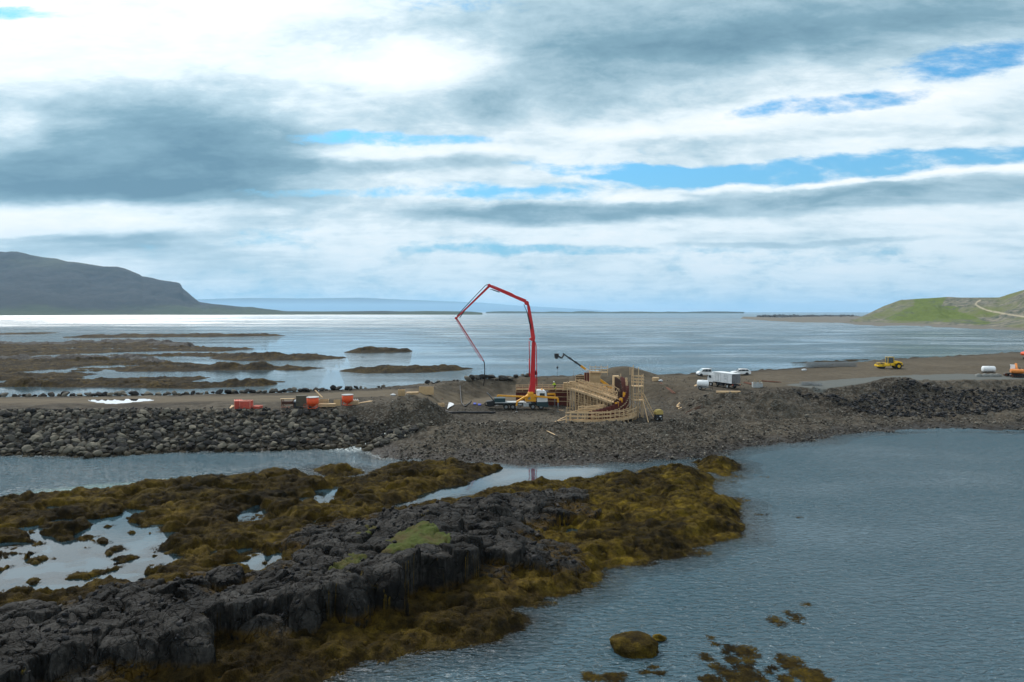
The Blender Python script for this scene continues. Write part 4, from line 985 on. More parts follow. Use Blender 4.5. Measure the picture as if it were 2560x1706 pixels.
class MB:
    """collects shapes into one mesh"""
    def __init__(self): self.bm = bmesh.new()
    def _add(self, verts, faces, M=None):
        vs = [self.bm.verts.new((M @ Vector(v)) if M else v) for v in verts]
        for f in faces:
            try: self.bm.faces.new([vs[i] for i in f])
            except ValueError: pass
        return vs
    def box(self, c, s, rz=0.0, M=None, taper=None):
        x, y, z = s[0] / 2, s[1] / 2, s[2] / 2
        tx, ty = taper or (1, 1)
        v = [(-x, -y, -z), (x, -y, -z), (x, y, -z), (-x, y, -z), (-x * tx, -y * ty, z), (x * tx, -y * ty, z), (x * tx, y * ty, z), (-x * tx, y * ty, z)]
        mm = Matrix.Translation(c) @ Matrix.Rotation(rz, 4, 'Z')
        if M is not None: mm = M @ mm
        self._add(v, [(0, 3, 2, 1), (4, 5, 6, 7), (0, 1, 5, 4), (1, 2, 6, 5), (2, 3, 7, 6), (3, 0, 4, 7)], mm)
        return self
    def beam(self, a, b, w, h=None, w2=None, up=(0, 0, 1)):
        a = Vector(a); b = Vector(b); d = b - a; L = d.length
        if L < 1e-5: return self
        d /= L; u = Vector(up)
        if abs(d.dot(u)) > .99: u = Vector((0, 1, 0))
        s = d.cross(u).normalized(); u = s.cross(d); h = h or w; k = (w2 / w) if w2 else 1
        vs = []
        for p, q in ((a, 1), (b, k)):
            for i, j in ((-1, -1), (1, -1), (1, 1), (-1, 1)): vs.append(p + s * (i * w / 2 * q) + u * (j * h / 2 * q))
        self._add(vs, [(0, 1, 2, 3), (7, 6, 5, 4), (0, 4, 5, 1), (1, 5, 6, 2), (2, 6, 7, 3), (3, 7, 4, 0)])
        return self
    def cyl(self, a, b, r, r2=None, n=16, cap=True):
        a = Vector(a); b = Vector(b); d = (b - a).normalized(); r2 = r if r2 is None else r2
        u = Vector((0, 0, 1)) if abs(d.z) < .9 else Vector((1, 0, 0))
        s = d.cross(u).normalized(); t = s.cross(d)
        A = []; B = []
        for k in range(n):
            c, q = math.cos(2 * math.pi * k / n), math.sin(2 * math.pi * k / n)
            A.append(self.bm.verts.new(a + s * (c * r) + t * (q * r))); B.append(self.bm.verts.new(b + s * (c * r2) + t * (q * r2)))
        for k in range(n):
            f = self.bm.faces.new([A[k], A[(k + 1) % n], B[(k + 1) % n], B[k]]); f.smooth = True
        if cap: self.bm.faces.new(A[::-1]); self.bm.faces.new(B)
        return self
    def tube(self, pts, r, n=8):
        pts = [Vector(p) for p in pts]; rings = []
        rr = r if isinstance(r, (list, tuple)) else [r] * len(pts)
        for i, p in enumerate(pts):
            d = (pts[min(i + 1, len(pts) - 1)] - pts[max(i - 1, 0)]).normalized()
            u = Vector((0, 0, 1)) if abs(d.z) < .9 else Vector((0, 1, 0))
            s = d.cross(u).normalized(); t = s.cross(d)
            rings.append([self.bm.verts.new(p + s * (math.cos(6.2832 * k / n) * rr[i]) + t * (math.sin(6.2832 * k / n) * rr[i])) for k in range(n)])
        for A, B in zip(rings[:-1], rings[1:]):
            for k in range(n):
                f = self.bm.faces.new([A[k], A[(k + 1) % n], B[(k + 1) % n], B[k]]); f.smooth = True
        self.bm.faces.new(rings[0][::-1]); self.bm.faces.new(rings[-1]); return self
    def prism(self, prof, y0, y1, axis='y'):
        """profile in x-z swept along y"""
        n = len(prof)
        if axis == 'y': v = [(x, y0, z) for x, z in prof] + [(x, y1, z) for x, z in prof]
        elif axis == 'x': v = [(y0, x, z) for x, z in prof] + [(y1, x, z) for x, z in prof]
        else: v = [(x, z, y0) for x, z in prof] + [(x, z, y1) for x, z in prof]
        self._add(v, [tuple(range(n))[::-1], tuple(range(n, 2 * n))] + [(i, (i + 1) % n, n + (i + 1) % n, n + i) for i in range(n)])
        return self
    def build(self, name, matl, parent=None, bevel=0.0, loc=None, rz=0.0, label=None):
        bmesh.ops.recalc_face_normals(self.bm, faces=self.bm.faces)
        me = bpy.data.meshes.new(name); self.bm.to_mesh(me); self.bm.free(); me.materials.append(matl)
        o = bpy.data.objects.new(name, me); COL.objects.link(o)
        if parent is not None: o.parent = parent
        if loc is not None: o.location = loc
        if rz: o.rotation_euler[2] = rz
        if bevel:
            m_ = o.modifiers.new('bevel', 'BEVEL'); m_.width = bevel; m_.segments = 2; m_.limit_method = 'ANGLE'
        if label: o['label'] = label
        return o
def thing(name, label, cat, loc=(0, 0, 0), rz=0.0, group=None, scale=1.0):
    o = bpy.data.objects.new(name, None); COL.objects.link(o)
    o.location = loc; o.rotation_euler = (0, 0, rz); o.scale = (scale,) * 3; o.empty_display_size = .3
    return tag(o, label, cat, group)
def text_mesh(txt, size, matl, parent, loc, rot, name='lettering', ext=.01):
    cu = bpy.data.curves.new(name, 'FONT'); cu.body = txt; cu.size = size; cu.extrude = ext; cu.align_x = 'CENTER'; cu.align_y = 'CENTER'
    tmp = bpy.data.objects.new('tmp', cu); COL.objects.link(tmp)
    bpy.context.view_layer.update(); dg = bpy.context.evaluated_depsgraph_get()
    me = bpy.data.meshes.new_from_object(tmp.evaluated_get(dg)); me.name = name
    bpy.data.objects.remove(tmp); me.materials.clear(); me.materials.append(matl)
    o = bpy.data.objects.new(name, me); COL.objects.link(o); o.parent = parent; o.location = loc; o.rotation_euler = rot
    return o
def wheel(parent, c, r, w, hub=LGREY, side=-1, name='wheel'):
    m_ = MB(); x, y, z = c
    prof = [(r * .55, -w * .5), (r * .9, -w * .5), (r, -w * .32), (r, w * .32), (r * .9, w * .5), (r * .55, w * .5)]
    n = 24; rings = []
    for k in range(n):
        a = 6.28318 * k / n; rings.append([m_.bm.verts.new((x + math.cos(a) * q, y + o_, z + math.sin(a) * q)) for q, o_ in prof])
    for k in range(n):
        A, B = rings[k], rings[(k + 1) % n]
        for j in range(len(prof)): 
            f = m_.bm.faces.new([A[j], A[(j + 1) % len(prof)], B[(j + 1) % len(prof)], B[j]]); f.smooth = True
    wh = m_.build(name, TYRE, parent)
    h = MB(); h.cyl((x, y - w * .38, z), (x, y + w * .38, z), r * .56, n=20); h.cyl((x, y + side * w * .50, z), (x, y + side * w * .3, z), r * .2, n=12)
    for k in range(8):
        a = 6.283 * k / 8; h.cyl((x + math.cos(a) * r * .36, y + side * w * .42, z + math.sin(a) * r * .36), (x + math.cos(a) * r * .36, y + side * w * .3, z + math.sin(a) * r * .36), r * .05, n=6)
    hb = h.build('rim', hub, wh)
    return wh
# ------------------------------------------------------------------ concrete pump truck
def frame(origin, rz):
    M = Matrix.Translation(origin) @ Matrix.Rotation(rz, 4, 'Z'); Mi = M.inverted()
    return M, Mi
PO = GV(1215, 1027, 1.45); P_RZ = R(3)
PO.z = gz(PO.x + 6, PO.y + 1.2) + .02
def build_pump():
    t = thing('concrete_pump_truck', 'four-axle concrete pump truck with tall red folding boom and yellow outriggers', 'pump truck', PO, P_RZ)
    M, Mi = frame(PO, P_RZ)
    L = lambda u, v, y=None: Mi @ atY(u, v, y if y else PO.y + 1.4)
    ch = MB()
    for y in (.75, 1.75): ch.box((6.6, y, 1.05), (11.6, .14, .32))
    for x in np.arange(1.6, 12, .9): ch.box((x, 1.25, 1.05), (.12, .86, .2))
    for x in (4.2, 5.6, 9.8, 11.5): ch.beam((x, .25, .62), (x, 2.25, .62), .16)
    ch.build('chassis', BLACK, t)
    for x in (4.2, 5.6, 9.8, 11.5):
        for y, s in ((.2, -1), (2.3, 1)): wheel(t, (x, y, .58), .58, .36, GREYM, s)
    # cab
    c = MB()
    c.prism([(10.7, 1.55), (12.75, 1.55), (12.9, 1.75), (12.85, 2.55), (12.6, 3.65), (12.2, 3.95), (10.9, 4.0), (10.7, 3.8)], .02, 2.48)
    cab = c.build('cab', WHITE2, t, .05)
    MB().box((11.75, .0, 3.02), (1.05, .04, .78)).build('side_window', GLASS, cab)
    MB().box((11.75, 2.5, 3.02), (1.05, .04, .78)).build('side_window', GLASS, cab)
    MB().beam((12.87, 1.25, 2.62), (12.64, 1.25, 3.62), 2.1, .04).build('windscreen', GLASS, cab)
    MB().box((12.85, 1.25, 4.0 - .28), (.5, 2.1, .05)).build('sun_visor', BLACK, cab)
    MB().box((11.75, 1.25, 4.08), (.3, 1.6, .12)).build('roof_light_bar', YEL, cab)
    g = MB(); g.prism([(10.6, .75), (13.0, .45), (13.02, 1.56), (10.6, 1.56)], .0, 2.5); g.build('bumper', TEAL, t, .03)
    for y in (.35, 2.15): MB().box((13.04, y, .95), (.05, .32, .2)).build('headlight', GLASSB, t)
    for y, yy_ in ((-.12, .02), (2.62, 2.5)):
        mm = MB(); mm.beam((12.6, yy_, 3.4), (12.7, y, 3.4), .04); mm.box((12.72, y, 3.15), (.08, .2, .5)); mm.build('wing_mirror', BLACK, cab)
    for x in (4.2, 5.6, 9.8, 11.5):
        for y in (.2, 2.3):
            f = MB(); f.prism([(x + .72 * math.cos(a), .60 + .72 * math.sin(a)) for a in np.linspace(.35, 2.8, 9)] + [(x + .66 * math.cos(a), .60 + .66 * math.sin(a)) for a in np.linspace(2.8, .35, 9)], y - .22, y + .22); f.build('mudguard', TEAL, t)
    d = MB(); d.box((5.0, 1.25, 1.45), (6.2, 2.4, .16)); d.box((8.6, 1.25, 1.32), (1.6, 2.3, .12)); d.build('deck', LGREY, t, .02)
    e = MB(); e.box((2.9, 1.25, 1.95), (2.3, 2.1, .85)); 
    for x in np.arange(2.0, 3.9, .3): e.box((x, .18, 1.95), (.06, .06, .8))
    e.build('pump_unit', TEAL, t, .03)
    MB().box((8.35, .12, 1.02), (1.15, .5, .72)).build('toolbox', LGREY, t, .02)
    MB().cyl((6.6, .25, .95), (7.6, .25, .95), .3).build('fuel_tank', GREYM, t)
    h = MB(); h.prism([(0.1, 1.35), (.35, .75), (1.4, .75), (1.95, 1.75), (1.6, 1.8), (.15, 1.7)], .2, 2.3); h.build('hopper', BLACK, t, .02)
    fl = MB(); fl.beam((1.75, 1.25, 1.75), (.5, 1.25, 3.2), 2.0, .08); fl.beam((1.7, .3, 1.7), (.9, .3, 2.7), .1); fl.beam((.5, 1.25, 3.2), (.2, 1.25, 3.45), 2.0, .06); fl.build('hopper_grille', BLACK, t)
    fl = MB(); fl.tube([(.1, 1.25, 1.5), (-.2, 1.25, 1.2), (-.1, 1.25, .8), (.6, 1.25, .6), (1.8, 1.25, .7)], .13); fl.build('delivery_pipe', BLACK, t)
    # turret and outriggers
    tu = MB(); tu.prism([(8.3, 1.6), (10.5, 1.6), (10.6, 2.6), (10.1, 3.0), (9.9, 3.3), (8.9, 3.3), (8.6, 2.9), (8.2, 2.5)], .35, 2.15); tur = tu.build('turret', YEL, t, .05)
    MB().cyl((9.4, 1.25, 3.25), (9.4, 1.25, 3.6), .75, .55, 24).build('slew_ring', YEL, tur)
    MB().box((9.05, .33, 2.35), (.5, .04, .55)).build('badge_panel', GREYM, tur)
    def leg(pts, w, foot, nm):
        o = MB()
        for a, b in zip(pts[:-1], pts[1:]): o.beam(a, b, w, w * 1.15)
        og = o.build('outrigger', YEL, t, .02)
        x, y = foot[:2]; wz_ = (M @ Vector((x, y, 0))); gl = gz(wz_.x, wz_.y) - PO.z
        s = MB(); s.cyl((x, y, foot[2]), (x, y, gl + .05), .08); s.cyl((x, y, gl), (x, y, gl + .07), .28); s.build('jack', GREYM, og)
    leg([(9.0, .5, 2.65), (7.9, -1.0, 2.7), (6.3, -2.3, 1.95), (6.25, -2.35, 1.1)], .30, (6.25, -2.35, 1.6), 1)
    leg([(9.0, 2.0, 2.4), (6.5, 3.6, 2.35), (2.6, 5.6, 2.3), (2.5, 5.65, 1.4)], .28, (2.5, 5.65, 1.6), 2)
    leg([(10.2, .3, 2.75), (12.5, -1.0, 2.7), (14.8, -1.9, 2.6), (14.85, -1.9, 1.7)], .32, (14.85, -1.9, 1.9), 3)
    leg([(10.2, 2.0, 2.75), (12.6, 3.6, 2.7), (15.0, 5.2, 2.6), (15.0, 5.25, 1.7)], .32, (15.0, 5.25, 1.9), 4)
    # boom: five sections folding over the yard
    yb = PO.y + 1.9
    def W_(u, v, dy=0): return atY(u, v, yb + dy)
    rr = [( -.0)]
    RA = lambda a, b, dy=0: Mi @ W_(1100 + a / 3.361, 680 + b / 3.361, dy)
    S1a, S1b = RA(775, 1008), RA(787, 590)
    K1 = RA(775, 565); S2a, S2b = RA(782, 555, .5), RA(742, 285, .9)
    S3a, S3b = RA(722, 248, .9), RA(415, 118, 1.6)
    S4a, S4b = RA(412, 122, 2.0), RA(138, 388, 3.0)
    S5a, S5b = RA(140, 392, 3.4), RA(366, 745, 5.0)
    def section(a, b, w0, w1, name='boom_section', plates=True):
        o = MB(); n = (b - a).normalized(); L_ = (b - a).length
        o.beam(a, b, w0 * .6, w0, w1 * .6, up=(1, 0, 0) if abs(n.z) > .8 else (0, 0, 1))
        s = o.build(name, RED, t, .03)
        return s
    s1 = section(S1a, S1b, 1.05, .72)
    b1 = MB(); b1.beam(RA(768, 1012), RA(788, 890), .9, 1.35, .6, up=(1, 0, 0)); b1.build('boom_foot', RED, t, .03)
    s2 = section(S2a, S2b, .8, .55); s3 = section(S3a, S3b, .74, .48); s4 = section(S4a, S4b, .46, .30); s5 = section(S5a, S5b, .26, .17)
    kn = MB(); kn.cyl(K1 - Vector((0, .5, 0)), K1 + Vector((0, .6, 0)), .42); kn.beam(RA(750, 565), RA(800, 560), .5, .35, up=(0, 0, 1)); kn.beam(S1b, S2a, .5); kn.build('knuckle', RED, s1)
    kn = MB(); c = RA(728, 262, .9); kn.cyl(c - Vector((0, .45, 0)), c + Vector((0, .5, 0)), .46); kn.beam(S2b, c, .45); kn.beam(c, S3a, .45); kn.build('knuckle', RED, s2)
    kn = MB(); c = RA(413, 116, 1.8); kn.cyl(c - Vector((0, .4, 0)), c + Vector((0, .5, 0)), .38); kn.build('knuckle', RED, s3)
    kn = MB(); c = RA(134, 390, 3.2); kn.cyl(c - Vector((0, .35, 0)), c + Vector((0, .45, 0)), .26); kn.build('knuckle', RED, s4)
    cy = MB(); cy.cyl(RA(752, 880, -.4), RA(752, 730, -.4), .14); cy.cyl(RA(752, 730, -.4), RA(749, 580, -.4), .08); cy.build('lift_ram', RED, s1)
    cy = MB(); cy.cyl(RA(765, 480, .2), RA(735, 350, .5), .13); cy.cyl(RA(735, 350, .5), RA(705, 275, .7), .07); cy.build('lift_ram', BLACK, s2)
    cy = MB(); cy.cyl(RA(500, 172, 1.2), RA(440, 150, 1.3), .10); cy.cyl(RA(440, 150, 1.3), RA(420, 148, 1.4), .06); cy.build('lift_ram', BLACK, s3)
    cy = MB(); cy.cyl(RA(205, 330, 2.6), RA(165, 385, 2.9), .09); cy.build('lift_ram', BLACK, s4)
    pi = MB(); pi.tube([RA(812, 960, .4), RA(812, 780, .4), RA(808, 620, .4), RA(800, 590, .5)], .085); pi.tube([RA(797, 555, .6), RA(780, 440, .8), RA(755, 300, 1.1), RA(744, 268, 1.1)], .085)
    for v_ in np.arange(620, 960, 42): pi.beam(RA(812, v_, .4), RA(790, v_ + 6, .1), .06)
    pi.build('line_pipe', RED, s1)
    pi = MB(); pi.tube([RA(735, 262, 1.2), RA(600, 180, 1.3), RA(450, 118, 1.7), RA(415, 108, 1.9)], .075); pi.build('line_pipe', RED, s3)
    pi = MB(); pi.tube([RA(400, 106, 2.0), RA(380, 116, 2.1), RA(290, 210, 2.5), RA(215, 290, 2.9), RA(142, 372, 3.3)], .075); pi.build('line_pipe', BLACK, s4)
    pi = MB(); pi.tube([RA(132, 385, 3.4), RA(137, 405, 3.5), RA(250, 590, 4.2), RA(345, 738, 4.9), RA(369, 752, 5.1)], .06); pi.build('line_pipe', RED, s5)
    e_ = W_(1100 + 366 / 3.361, 680 + 960 / 3.361, 12)
    hs = MB(); hs.tube([RA(366, 745, 5.0), RA(373, 765, 5.4), RA(376, 830, 7), RA(374, 900, 9), RA(366, 956, 12)], [.10, .11, .10, .10, .11]); hs.build('end_hose', HOSE, t)
    la = MB(); 
    for v_ in np.arange(900, 985, 14): la.beam(RA(808, v_, .6), RA(818, v_, .6), .05)
    la.beam(RA(806, 890, .6), RA(800, 985, .6), .05); la.beam(RA(818, 890, .6), RA(816, 985, .6), .05); la.build('ladder', RED, t)
    return t
build_pump()

# ------------------------------------------------------------------ telehandler with crane jib
def build_tele():
    B = GV(1507, 962, 4.7); B.z = gz(B.x, B.y)
    rz = R(180 - 8); M, Mi = frame(B, rz)
    t = thing('telehandler', 'yellow telehandler raising its long black jib behind the timber formwork', 'telehandler', B, rz)
    y0 = B.y
    q = lambda u, v, dy=0: Mi @ atY(u, v, y0 + dy)
    b = MB(); b.prism([(-2.5, .7), (2.3, .7), (2.6, 1.2), (1.6, 1.5), (-1.2, 1.6), (-2.5, 2.3)], -1.1, 1.1); b.build('body', YEL, t, .05)
    for x in (-1.7, 1.7):
        for y, s in ((-1.0, -1), (1.0, 1)): wheel(t, (x, y, .62), .62, .45, YEL, s)
    c = MB(); c.prism([(-.9, 1.1), (.8, 1.1), (.6, 2.5), (-.8, 2.5)], -1.15, -.3); cab = c.build('cab', YEL, t, .03)
    MB().box((-.1, -1.16, 1.95), (1.2, .04, .8)).build('side_window', GLASS, cab)
    piv = Vector((-2.1, .2, 2.2))
    tip = q(1391.5, 888); e2 = q(1410, 886.5, .2); a0 = q(1452, 915, .3); a1 = q(1472, 930, .5)
    m_ = MB(); m_.beam(piv, a0, .55, .60, .48); bo = m_.build('boom', YEL, t, .02)
    m_ = MB(); m_.beam(a0, e2, .34, .38, .26)
    for k in (.25, .6): p = a0.lerp(e2, k); d = (e2 - a0).normalized(); m_.beam(p, p + d * .5, .48, .52)
    m_.build('inner_boom', BLACK, bo)
    m_ = MB(); j = q(1404, 896); m_.beam(e2, j, .30); m_.beam(e2, e2 + Vector((.2, 0, .3)), .3); m_.beam(j, tip, .35); m_.box(tip + Vector((0, 0, -.1)), (1.0, .8, .9)); m_.box(tip + Vector((0, 0, -.7)), (.7, .9, .3)); m_.build('jib_head', BLACK, bo)
    hk = q(1393.5, 919); lo = q(1393.5, 943)
    m_ = MB(); m_.cyl(tip + Vector((0, 0, -.8)), hk, .02, n=6); m_.build('hoist_rope', BLACK, t)
    m_ = MB(); m_.cyl(hk + Vector((0, 0, .28)), hk - Vector((0, 0, .1)), .12, .26); m_.cyl(hk - Vector((0, 0, .1)), hk - Vector((0, 0, .35)), .26, .08); m_.cyl(hk, lo, .035, n=6); m_.build('hook_block', BLACK, t)
    d = (a0 - piv).normalized()
    cpos = piv.lerp(a0, .78)
    ang = math.atan2(d.z, d.x)
    for yy_, rz_ in ((.285, math.pi), (-.285 - .0, 0)):
        pass
    side = MB(); nrm = Vector((0, 1, 0)); p = piv.lerp(a0, .76)
    side.beam(p - d * .75 + nrm * .30, p + d * .75 + nrm * .30, .012, .42); side.build('name_panel', WHITE2, bo)
    # the camera sees the face on local +y; letters run along the boom
    rot = Matrix(((-d.x, 0 * d.x + (-d.z) * 0, 0), (0, 0, 0), (0, 0, 0)))
    ex = -d; ez = Vector((0, 1, 0)); ey = ez.cross(ex)
    rm = Matrix((ex, ey, ez)).transposed().to_euler()
    text_mesh('JCB', .42, BLACK, bo, p + nrm * .315, rm)
    return t
build_tele()
# ------------------------------------------------------------------ timber formwork and scaffolds
def resample(pl, step):
    out = [Vector(pl[0])]; 
    for a, b in zip(pl[:-1], pl[1:]):
        a = Vector(a); b = Vector(b); n = max(1, round((b - a).to_2d().length / step))
        for k in range(1, n + 1): out.append(a.lerp(b, k / n))
    return out
def side(pts, i):
    d = (pts[min(i + 1, len(pts) - 1)] - pts[max(i - 1, 0)]).to_2d().normalized()
    return Vector((d.y, -d.x, 0))
def scaffold(label, line, ground, step=1.5, width=1.0, rail=1.15, legs=True, brace=True, side_sign=1, rails_both=False, top_extra=0.25, seed=1, cat='scaffold', mid=False, group=None):
    """line: (x,y,deck z) along the outer edge; width goes towards the inner side"""
    rs_ = random.Random(seed); pts = resample(line, step); o0 = pts[0]
    t = thing('timber_scaffold', label, cat, (o0.x, o0.y, ground), group=group)
    off = -Vector((o0.x, o0.y, ground))
    q = [p + off for p in pts]
    dk = MB()
    for i in range(len(q) - 1):
        a, b = q[i], q[i + 1]; s0, s1 = side(q, i) * -side_sign, side(q, i + 1) * -side_sign
        for k in range(4):
            f = (k + .5) / 4 * width; j = rs_.uniform(-.03, .03)
            dk.beam(a + s0 * f + Vector((0, 0, j * .3)), b + s1 * f + Vector((0, 0, j * .3)), .22, .045)
    dk.build('deck', TIMBER, t)
    for rw, s_k in ((0, 0), (1, width)):
        if rw == 1 and not (rails_both or legs): continue
        for i, p in enumerate(q):
            s = side(q, i) * -side_sign; b = p + s * s_k
            top = b.z + rail + rs_.uniform(0, top_extra) if (rw == 0 or rails_both) else b.z - .03
            m_ = MB(); m_.beam((b.x, b.y, 0 if legs else b.z - .5), (b.x + rs_.uniform(-.04, .04), b.y, top), .10, .10); m_.build('post', TIMBER, t)
    gr = MB()
    for h in (rail * .95, rail * .5, .12):
        for i in range(len(q) - 1):
            gr.beam(q[i] + Vector((0, 0, h)), q[i + 1] + Vector((0, 0, h + rs_.uniform(-.02, .02))), .045, .14)
    gr.build('guard_rail', TIMBER, t)
    if rails_both:
        gr = MB()
        for h in (rail * .95, rail * .5, .12):
            for i in range(len(q) - 1): gr.beam(q[i] + side(q, i) * -side_sign * width + Vector((0, 0, h)), q[i + 1] + side(q, i + 1) * -side_sign * width + Vector((0, 0, h)), .045, .14)
        gr.build('guard_rail', TIMBER, t)
    lg = MB()
    for i in range(len(q)):
        s = side(q, i) * -side_sign
        lg.beam(q[i] + Vector((0, 0, -.12)), q[i] + s * width + Vector((0, 0, -.12)), .07, .16)
        if mid and i < len(q) - 1: 
            zz = q[i].z * .5; zz2 = q[i + 1].z * .5
            lg.beam((q[i].x, q[i].y, zz), (q[i + 1].x, q[i + 1].y, zz2), .05, .12)
    for i in range(len(q) - 1): lg.beam(q[i] + Vector((0, 0, -.12)), q[i + 1] + Vector((0, 0, -.12)), .06, .2)
    lg.build('ledger', TIMBER2, t)
    if brace and legs:
        for i in range(0, len(q) - 1):
            a, b = q[i], q[i + 1]
            if rs_.random() < .25: continue
            m_ = MB()
            if i % 2: m_.beam((a.x, a.y - .06, .1), (b.x, b.y - .06, b.z * .92), .05, .12)
            else: m_.beam((b.x, b.y - .06, .1), (a.x, a.y - .06, a.z * .92), .05, .12)
            if rs_.random() < .5:
                s = side(q, i) * -side_sign * width; m_.beam((a.x + s.x, a.y + s.y, a.z * .95), (b.x, b.y, .2), .05, .12)
            m_.build('brace', TIMBER2, t)
    return t
def formwall(label, line, ground, tops, step=1.2, thick=.12, matl=FORM, face=1, seed=2, cat='formwork', wale=(.25, .5, .75), posts=True):
    """shuttering: panels with studs on the side facing away from the pour"""
    rs_ = random.Random(seed); pts = resample([(x, y, z) for (x, y), z in zip(line, tops)], step); o0 = pts[0]
    t = thing('wall_formwork', label, cat, (o0.x, o0.y, ground)); off = -Vector((o0.x, o0.y, ground)); q = [p + off for p in pts]
    for i in range(len(q) - 1):
        a, b = q[i], q[i + 1]; zt = max(a.z, b.z) ; s = side(q, i) * face
        m_ = MB(); A0 = Vector((a.x, a.y, 0)); B0 = Vector((b.x, b.y, 0)); d = (B0 - A0)
        m_.beam(A0.lerp(B0, .5) , A0.lerp(B0, .5) + Vector((0, 0, zt)), d.length * .985, thick, up=(s.x, s.y, 0))
        n = 3
        for k in range(n + 1):
            p = A0.lerp(B0, .03 + .94 * k / n) + s * (thick * .5 + .05); m_.beam(p, p + Vector((0, 0, zt - .02)), .07, .10, up=(s.x, s.y, 0))
        zz = .35
        while zz < zt: m_.beam(A0.lerp(B0, .02) + s * (thick * .5 + .04) + Vector((0, 0, zz)), A0.lerp(B0, .98) + s * (thick * .5 + .04) + Vector((0, 0, zz)), .07, .07); zz += .62
        m_.build('panel', matl, t)
    wl = MB()
    for f in wale:
        for i in range(len(q) - 1):
            a, b = q[i], q[i + 1]; s = side(q, i) * face * (thick * .5 + .16); z = min(a.z, b.z) * f
            wl.beam((a.x + s.x, a.y + s.y, z), (b.x + s.x, b.y + s.y, z), .08, .14)
    wl.build('waling', TIMBER2, t)
    return t
GF = 1.45
def PZ(u, v, z): x, y = G(u, v, z); return (x, y, z)
# 1 long wall behind the truck
lw = [atY(1290, 975, 151), atY(1372, 975, 149.5), atY(1424, 972, 148.5)]
formwall('long straight red-brown formwork wall behind the pump truck cab', [(p.x, p.y) for p in lw], GF, [5.2, 5.35, 5.45], matl=FORM, face=1)
scaffold('narrow railed walkway along the top of the long red-brown wall', [(lw[0].x, lw[0].y - .55, 4.9), (lw[1].x, lw[1].y - .55, 5.1), (lw[2].x, lw[2].y - .55, 5.2)], GF, 1.6, .8, .95, legs=False, seed=3)
# 2 the sloping main walkway with its forest of posts
A_ = (11.6, 142.5, 6.0); B_ = (15.2, 136.5, 5.45); C_ = (18.3, 130.5, 4.8); D_ = (20.2, 127.6, 4.35)
scaffold('tall sloping timber walkway on many posts running down the middle of the works', [A_, B_, C_, D_], GF, 1.05, 1.3, 1.25, mid=True, seed=4, rails_both=True)
formwall('dark brown formwork wall standing behind the tall sloping walkway', [(13.6, 144.5), (17.0, 138.0), (19.9, 132.2), (21.4, 129.6)], GF, [5.6, 5.2, 4.6, 4.2], matl=FORMD, face=1, seed=5)
# 3 upper back walkway
scaffold('railed timber walkway high at the back between plywood box and curved shutter', [PZ(1461, 972, 6.3), PZ(1497, 977, 6.1), PZ(1536, 983, 5.8)], GF, 1.1, 1.2, 1.3, seed=6, mid=True, rails_both=True)
scaffold('second sloping walkway tucked behind the tall one, slightly higher', [(13.4, 143.6, 6.6), (16.9, 137.2, 6.0), (19.6, 131.8, 5.3)], GF, 1.2, 1.0, 1.15, mid=True, seed=14, rails_both=True)
scaffold('low inner walkway between the sloping walkway and the low curved one', [(12.4, 127.4, 3.2), (15.0, 127.2, 3.3), (17.6, 127.8, 3.5)], GF, 1.0, .9, 1.0, seed=15, rails_both=True)
# 4 front curved walkway
FR = [(10.6, 122.9), (11.8, 122.7), (14.6, 122.5), (17.8, 123.2), (20.6, 124.9), (22.6, 127.2), (23.9, 130.2), (24.4, 132.6)]
scaffold('low curved timber walkway sweeping round the front of the works', [(x, y, 2.25) for x, y in FR], GF - .15, 1.25, 1.1, 1.55, seed=7, side_sign=1, rails_both=True, brace=False)
fb = thing('timber_scaffold', 'boxy end frame of timber at the left end of the low curved walkway', 'scaffold', (9.9, 123.4, GF - .2))
for x in (0, .7):
    for y in (0, 1.2): MB().beam((x, y, 0), (x, y, 1.9), .12).build('post', TIMBER, fb)
mm = MB()
for z in (.5, 1.1, 1.8): mm.beam((0, -.05, z), (.8, -.05, z), .05, .16); mm.beam((0, 0, z), (0, 1.2, z), .05, .16)
mm.build('guard_rail', TIMBER, fb)
# 5 curved shutters (two skins with the pour gap between) stepping up towards the tower
CU = [(14.4, 124.4), (17.4, 124.9), (19.6, 126.3), (21.3, 128.4), (22.4, 131.2), (22.6, 134.2), (21.9, 137.2)]
CT = [3.6, 4.3, 4.9, 6.0, 7.4, 8.6, 9.0]
formwall('outer curved shutter in dark red panels stepping up behind the low walkway', CU, GF, CT, step=.75, matl=FORM, face=1, seed=8)
CI = [(14.2, 125.5), (16.9, 125.9), (18.8, 127.2), (20.3, 129.0), (21.2, 131.5), (21.4, 134.0), (20.8, 136.7)]
formwall('inner curved shutter of red-brown panels facing into the works', CI, GF, [3.5, 4.1, 4.6, 5.7, 7.2, 8.5, 8.9], step=.75, matl=FORMD, face=-1, seed=9)
ys = thing('stop_end_boards', 'bright yellow stop-end boards on top of the curved shutter', 'formwork', (19.5, 126.4, 4.6))
for (x, y, z, a, b) in ((.0, 0, .2, .7, .75), (.9, .9, .85, .6, .8), (1.7, 2.1, 1.75, .45, .9), (2.7, 5.2, 3.6, .4, .9), (2.9, 6.9, 4.1, .4, .8)):
    MB().box((x, y, z), (a, .16, b)).build('board', YEL if z < 2 else TIMBER, ys)
